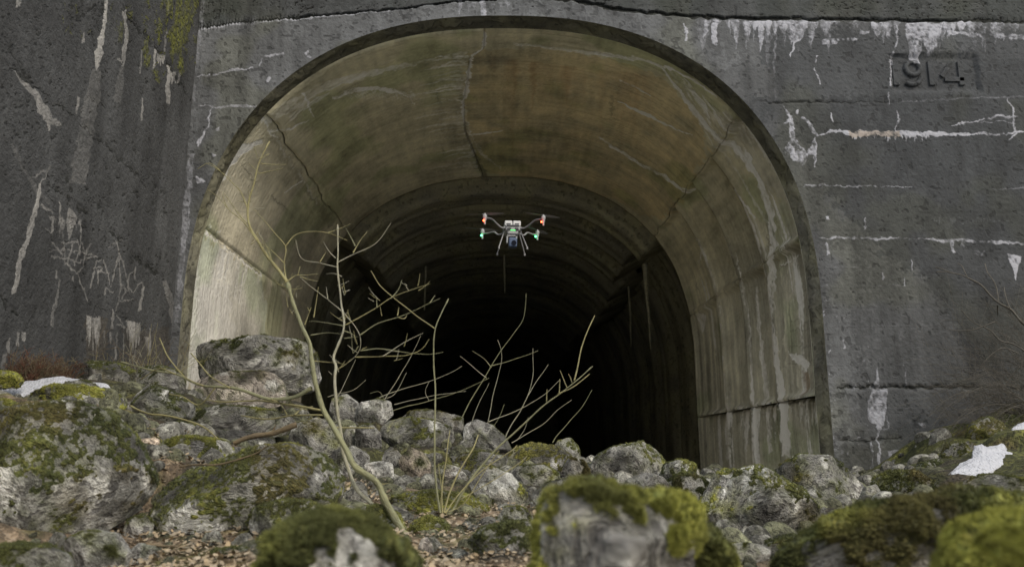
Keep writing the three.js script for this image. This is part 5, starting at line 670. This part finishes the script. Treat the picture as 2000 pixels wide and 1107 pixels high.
{
  const t = thing('sapling_thicket', 'thin bare saplings rising behind the boulder crest against the black tunnel', 'shrub', at(930, 830, 9.9));
  for (const [f, w] of [[[900, 830, 904, 811, 945, 740, 960, 715, 980, 682, 1020, 626, 1026, 600, 1028, 573], 4], [[960, 715, 1005, 702, 1051, 685], 3], [[960, 718, 945, 700, 922, 685], 3], [[950, 738, 930, 722, 899, 695], 3], [[950, 840, 965, 763, 980, 702, 978, 680, 972, 664], 3], [[985, 860, 990, 847, 1031, 773, 1041, 733, 1041, 680], 4], [[1031, 773, 1050, 742, 1071, 712], 3], [[955, 824, 1015, 799, 1066, 768, 1094, 742], 3.4], [[1000, 865, 1066, 824, 1090, 800, 1117, 781], 3], [[1080, 865, 1086, 854, 1112, 824, 1140, 790, 1157, 761], 3], [[750, 810, 770, 801, 838, 783, 909, 760, 955, 738], 3.6], [[730, 785, 742, 776, 793, 758, 843, 743, 885, 725, 902, 715], 3], [[748, 785, 780, 735, 813, 675, 822, 655], 3], [[755, 778, 770, 770, 794, 728], 2.4], [[655, 780, 666, 763, 694, 702], 3], [[920, 830, 930, 800, 955, 748], 2.6], [[770, 790, 850, 772, 910, 764], 2.6], [[640, 775, 655, 770, 690, 762, 714, 742], 2.4], [[750, 780, 740, 765, 722, 768], 2], [[838, 783, 830, 765, 838, 745], 2], [[1010, 860, 1025, 838, 1032, 815], 2.2], [[960, 840, 975, 815, 985, 790], 2.2]]) limb(t, 'stem', f, 9.9, 9.9, w * 0.7, 0.9, f[0] % 3 ? matGrey : matStem);
}
{
  const t = thing('fallen_branch', 'broken brown branch lying across the rocks below the slab', 'branch', at(520, 850, 6.9));
  limb(t, 'limb', [455, 866, 470, 858, 525, 847, 560, 836, 578, 830], 6.9, 6.9, 9, 11, matDry); limb(t, 'twig', [528, 846, 535, 838, 538, 830], 6.9, 6.9, 5, 2, matDry);
  const u = thing('fallen_twig', 'long thin yellowish twig lying from the black gap across the rocks', 'twig', at(350, 820, 6.5));
  limb(u, 'limb', [254, 793, 266, 800, 290, 808, 320, 812, 364, 821, 400, 836, 425, 856], 6.5, 6.3, 4, 3, matTwig);
  const v = thing('fallen_twig', 'dry grey-brown stick lying in the leaf litter beside the dark low stone', 'twig', at(330, 1072, 4.9));
  limb(v, 'limb', [285, 1062, 320, 1068, 345, 1068, 362, 1074], 4.9, 4.9, 6, 4, matDry); limb(v, 'twig', [345, 1068, 355, 1062], 4.9, 4.9, 3, 2, matDry);
  const w = thing('fallen_twig', 'curved dry stick running over the moss of the big moss-covered boulder', 'twig', at(420, 905, 5.6));
  limb(w, 'limb', [350, 912, 380, 908, 430, 906, 470, 896, 505, 884, 520, 872], 5.5, 5.4, 4, 3, matDry);
}
function twigs(name, label, cat, root, d, spec) {  // a tuft of thin curved twigs
  const r = rng(spec.seed), t = thing(name, label, cat, at(root[0], root[1], d)), sets = {};
  for (let k = 0; k < spec.n; k++) {
    const a = (r() - 0.5) * spec.spread + (spec.lean ?? 0), L = spec.len * (0.45 + 0.7 * r()), b = (r() - 0.5) * 1.6, V = [], x0 = (r() - 0.5) * spec.base, z0 = (r() - 0.5) * spec.base * 0.7, cv = (r() - 0.5) * (spec.curl ?? 0.6) + (spec.droop ?? 0);
    for (let i = 0; i <= 4; i++) { const q = i / 4, ang = a + cv * q; V.push(V3(x0 + Math.sin(ang) * L * q, Math.cos(ang) * L * q - 0.05, z0 + b * L * q * 0.35)); }
    const m = k % spec.mats.length; (sets[m] ??= []).push(limbGeo(V, spec.r, spec.r * 0.35, false));
    if (spec.side) for (let s = 0; s < spec.side; s++) { const q = 0.3 + 0.6 * r(), p = V[0].clone().lerp(V[4], q), an = a + cv * q + (r() < 0.5 ? -1 : 1) * (0.4 + 0.6 * r()), l = L * 0.28 * (0.5 + r()); sets[m].push(limbGeo([p, p.clone().add(V3(Math.sin(an) * l * 0.5, Math.cos(an) * l * 0.5, 0.04 * (r() - 0.5))), p.clone().add(V3(Math.sin(an) * l, Math.cos(an) * l * 0.92, 0.08 * (r() - 0.5)))], spec.r * 0.6, spec.r * 0.3, false)); }
  }
  for (const m in sets) part('twig', mergeGeometries(sets[m]), spec.mats[m], t);
  return t;
}
twigs('heather_clump', 'rust-brown heather clump at the foot of the wing wall above the snow', 'shrub', [54, 742], 7.7, { seed: 61, n: 240, spread: 2.3, len: 0.3, base: 0.3, r: 0.0045, side: 3, curl: 1, mats: [matRust, matDry] });
twigs('heather_clump', 'small rust-brown heather tuft under the lime drips of the wing wall', 'shrub', [122, 732], 8.4, { seed: 62, n: 70, spread: 1.6, len: 0.22, base: 0.18, r: 0.004, side: 3, curl: 1, mats: [matRust, matDry] });
twigs('bramble', 'tangle of thin dry bramble twigs at the corner of wing wall and portal wall', 'shrub', [285, 742], 9.2, { seed: 63, n: 46, spread: 2.6, len: 0.62, base: 0.9, r: 0.0035, side: 2, curl: 1.6, mats: [matDry, matTwig, matGrey] });
twigs('bare_brush', 'dark arching leafless brush overhanging the mossy bank by the portal wall', 'shrub', [2030, 800], 10.2, { seed: 64, n: 80, spread: 0.9, lean: -0.7, droop: -0.9, len: 1.25, base: 0.7, r: 0.0045, side: 5, curl: 0.8, mats: [matBrush] });
twigs('bare_brush', 'dark upright leafless brush behind the arching one at the edge of the portal wall', 'shrub', [2060, 770], 10.8, { seed: 65, n: 60, spread: 1.1, lean: -0.35, droop: -0.3, len: 1.5, base: 0.8, r: 0.0045, side: 6, curl: 0.7, mats: [matBrush] });
{
  const t = thing('leaning_branch', 'dark bare forked branch reaching up across the portal wall above the brush', 'branch', at(2010, 650, 10.6)), B = (f, w) => limb(t, 'branch', f, 10.6, 10.8, w, 1.5, matBrush);
  B([2060, 690, 2010, 640, 1975, 605, 1950, 590, 1920, 560, 1890, 540, 1860, 533, 1830, 532], 7); B([1952, 592, 1945, 555, 1930, 530, 1925, 515], 3); B([1950, 598, 1950, 615], 2.4); B([1945, 628, 1915, 640, 1880, 646, 1855, 644], 3); B([2010, 690, 1980, 672, 1955, 665, 1935, 645, 1900, 628, 1880, 605], 3); B([1975, 605, 1965, 575, 1962, 560], 2.6); B([1860, 533, 1840, 525, 1828, 522], 2.2); B([1890, 540, 1880, 520, 1872, 514], 2.2); B([1990, 690, 1960, 680, 1930, 700, 1915, 720, 1905, 750], 2.6); B([2030, 700, 1990, 720, 1960, 760], 2.6);
}
{ // dripstone hanging inside the tunnel
  const mat = new THREE.MeshStandardMaterial({ map: plainTex.map, bumpMap: plainTex.bump, bumpScale: 0.03, color: new THREE.Color().setRGB(0.62, 0.6, 0.5), roughness: 0.6, name: 'dripstone' });
  const hang = (label, f, d, w0, w1) => { const t = thing('dripstone', label, 'stalactite', at(f[0], f[1], d), undefined), V = pairs(f).map(([x, y]) => at(x, y, d).sub(t.position)); part('spike', limbGeo(V, w0 * d / F / 2, w1 * d / F / 2, false), mat, t); };
  hang('pale dripstone spike hanging below the stepped side joint in the tunnel', [1260, 515, 1263, 570, 1268, 620, 1271, 682], 19.9, 12, 2);
  hang('thin grey dripstone streak next to the pale spike in the tunnel', [1228, 560, 1231, 610, 1233, 678], 21.8, 5, 1.5);
  hang('thin dark root hanging from the tunnel crown under the drone', [985, 498, 985, 530, 986, 572], 22.5, 5, 2);
  hang('faint hanging root on the dark side of the tunnel crown', [832, 520, 830, 560, 829, 606], 22.5, 5, 3);
}

// ------------------------------------------------------------------ drone
{
  const t = thing('drone', 'grey four-armed camera drone with red and green lamps hovering in the tunnel mouth', 'drone', at(1000, 455, 10.6)); t.rotation.y = 0.08;
  const std = (c, rough, metal = 0) => new THREE.MeshStandardMaterial({ color: new THREE.Color().setRGB(...c), roughness: rough, metalness: metal });
  const grey = std([0.3, 0.31, 0.32], 0.45), light = std([0.52, 0.53, 0.53], 0.5), dark = std([0.03, 0.032, 0.036], 0.4), carbon = std([0.2, 0.2, 0.205], 0.35), blue = std([0.07, 0.1, 0.17], 0.3), glass = std([0.01, 0.012, 0.02], 0.06);
  const box = (w, h, d, x, y, z, r = 0.012, rx = 0) => { const g = new RoundedBoxGeometry(w, h, d, 3, r); if (rx) g.rotateX(rx); g.translate(x, y, z); return g; };
  const tube = (p, r, n = 20) => new THREE.TubeGeometry(new THREE.CatmullRomCurve3(p.map((q) => V3(...q))), n, r, 8);
  const M = (...g) => mergeGeometries(g.map((q) => q.index ? q.toNonIndexed() : q));
  part('body', M(box(0.2, 0.085, 0.34, 0, 0.025, 0, 0.03), box(0.25, 0.04, 0.2, 0, 0.04, 0.02, 0.015), box(0.15, 0.06, 0.12, 0, -0.03, 0.1, 0.02)), grey, t);
  for (const s of [-1, 1]) { const b = part('battery', M(box(0.105, 0.075, 0.24, s * 0.057, 0.1, 0.02, 0.014)), light, t); part('battery_latch', box(0.06, 0.012, 0.01, s * 0.057, 0.09, 0.144, 0.003), dark, b); }
  part('front_panel', M(box(0.17, 0.022, 0.02, 0, 0.055, 0.172, 0.006), box(0.05, 0.03, 0.02, -0.05, 0.012, 0.17, 0.006), box(0.05, 0.03, 0.02, 0.05, 0.012, 0.17, 0.006)), dark, t);
  const lamp = (c, k) => new THREE.MeshStandardMaterial({ color: 0x111111, emissive: new THREE.Color().setRGB(...c), emissiveIntensity: k, roughness: 0.4 });
  const redM = lamp([1, 0.09, 0.03], 7), greenM = lamp([0.12, 1, 0.36], 4.5), dotM = lamp([0.12, 1, 0.2], 1.6);
  for (const f of [1, -1]) for (const s of [-1, 1]) {
    const mx = s * 0.39, mz = f * 0.36, my = f > 0 ? 0.09 : 0.085;
    const arm = part('arm', f > 0 ? tube([[s * 0.1, 0.035, 0.12], [s * 0.16, 0.03, 0.16], [s * 0.22, 0.06, 0.22], [s * 0.3, 0.105, 0.3], [mx, my + 0.01, mz]], 0.0125, 30) : tube([[s * 0.1, 0.03, -0.12], [s * 0.18, 0.02, -0.17], [s * 0.23, 0.07, -0.22], [s * 0.31, 0.075, -0.3], [mx, my, mz]], 0.0125, 30), carbon, t);
    const motor = new THREE.LatheGeometry([[0, 0.055], [0.024, 0.055], [0.03, 0.045], [0.03, 0.015], [0.023, 0.008], [0.023, -0.02], [0.014, -0.03], [0.012, -0.075], [0.016, -0.082], [0, -0.084]].map((p) => new THREE.Vector2(...p)), 20); motor.translate(mx, my, mz);
    part('motor', motor, grey, arm);
    const bl = []; const a0 = 0.3 * s + (f > 0 ? 0.1 : 0.55); for (const q of [0, Math.PI]) { const g = grid(8, 2, (a, b) => { const r = 0.02 + 0.24 * a, ch = 0.03 * Math.sin(Math.PI * (0.12 + 0.86 * a)) + 0.006; return [r, 0.006 * (b - 0.5) * (1 - a) * 3, (b - 0.5) * ch * 2, a, b]; }); const h = g.clone(); h.translate(0, -0.003, 0); for (const k of [g, h]) { k.rotateY(a0 + q); k.translate(mx, my + 0.064, mz); bl.push(k); } }
    bl.push((() => { const h = new THREE.CylinderGeometry(0.014, 0.016, 0.02, 12); h.translate(mx, my + 0.062, mz); return h; })());
    part('propeller', M(...bl), carbon, arm);
    const lg = new THREE.SphereGeometry(0.0125, 14, 10); const lx = mx - s * 0.006 - 0.022, ly = my - 0.035, lz = mz + 0.025; lg.translate(lx, ly, lz); part('lamp', lg, f > 0 ? redM : greenM, arm);
    const pl = new THREE.PointLight(f > 0 ? 0xff3a14 : 0x20ff70, f > 0 ? 0.003 : 0.002); pl.position.set(lx, ly, lz + 0.024); pl.castShadow = true; pl.shadow.radius = 0.4; arm.add(pl);
    // undercarriage
    const leg = part('leg', M(tube([[s * 0.11, 0, f * 0.08], [s * 0.15, -0.12, f * 0.13], [s * 0.19, -0.25, f * 0.18]], 0.0085, 10), (() => { const g = new THREE.CylinderGeometry(0.012, 0.014, 0.035, 10); g.translate(s * 0.19, -0.255, f * 0.18); return g; })()), carbon, t);
  }
  const gim = part('camera_gimbal', M(box(0.025, 0.1, 0.05, -0.075, -0.13, 0.11, 0.01), box(0.12, 0.022, 0.06, -0.02, -0.075, 0.11, 0.008), box(0.025, 0.05, 0.04, 0.05, -0.1, 0.11, 0.01)), grey, t);
  part('camera', M(box(0.115, 0.13, 0.12, 0, -0.17, 0.11, 0.022)), blue, gim); { const l = new THREE.CylinderGeometry(0.034, 0.036, 0.02, 22); l.rotateX(Math.PI / 2); l.translate(0.012, -0.185, 0.175); part('lens', l, glass, gim); }
  for (const x of [-0.026, 0, 0.026]) { const g = new THREE.SphereGeometry(0.0065, 10, 8); g.translate(x, -0.005, 0.166); part('status_light', g, dotM, t); }
  part('antenna', M(tube([[-0.11, 0.04, 0.06], [-0.135, -0.05, 0.07], [-0.15, -0.1, 0.08]], 0.005, 8), tube([[0.11, 0.04, 0.06], [0.135, -0.05, 0.07], [0.15, -0.1, 0.08]], 0.005, 8)), dark, t);
}
renderer.render(scene, camera);
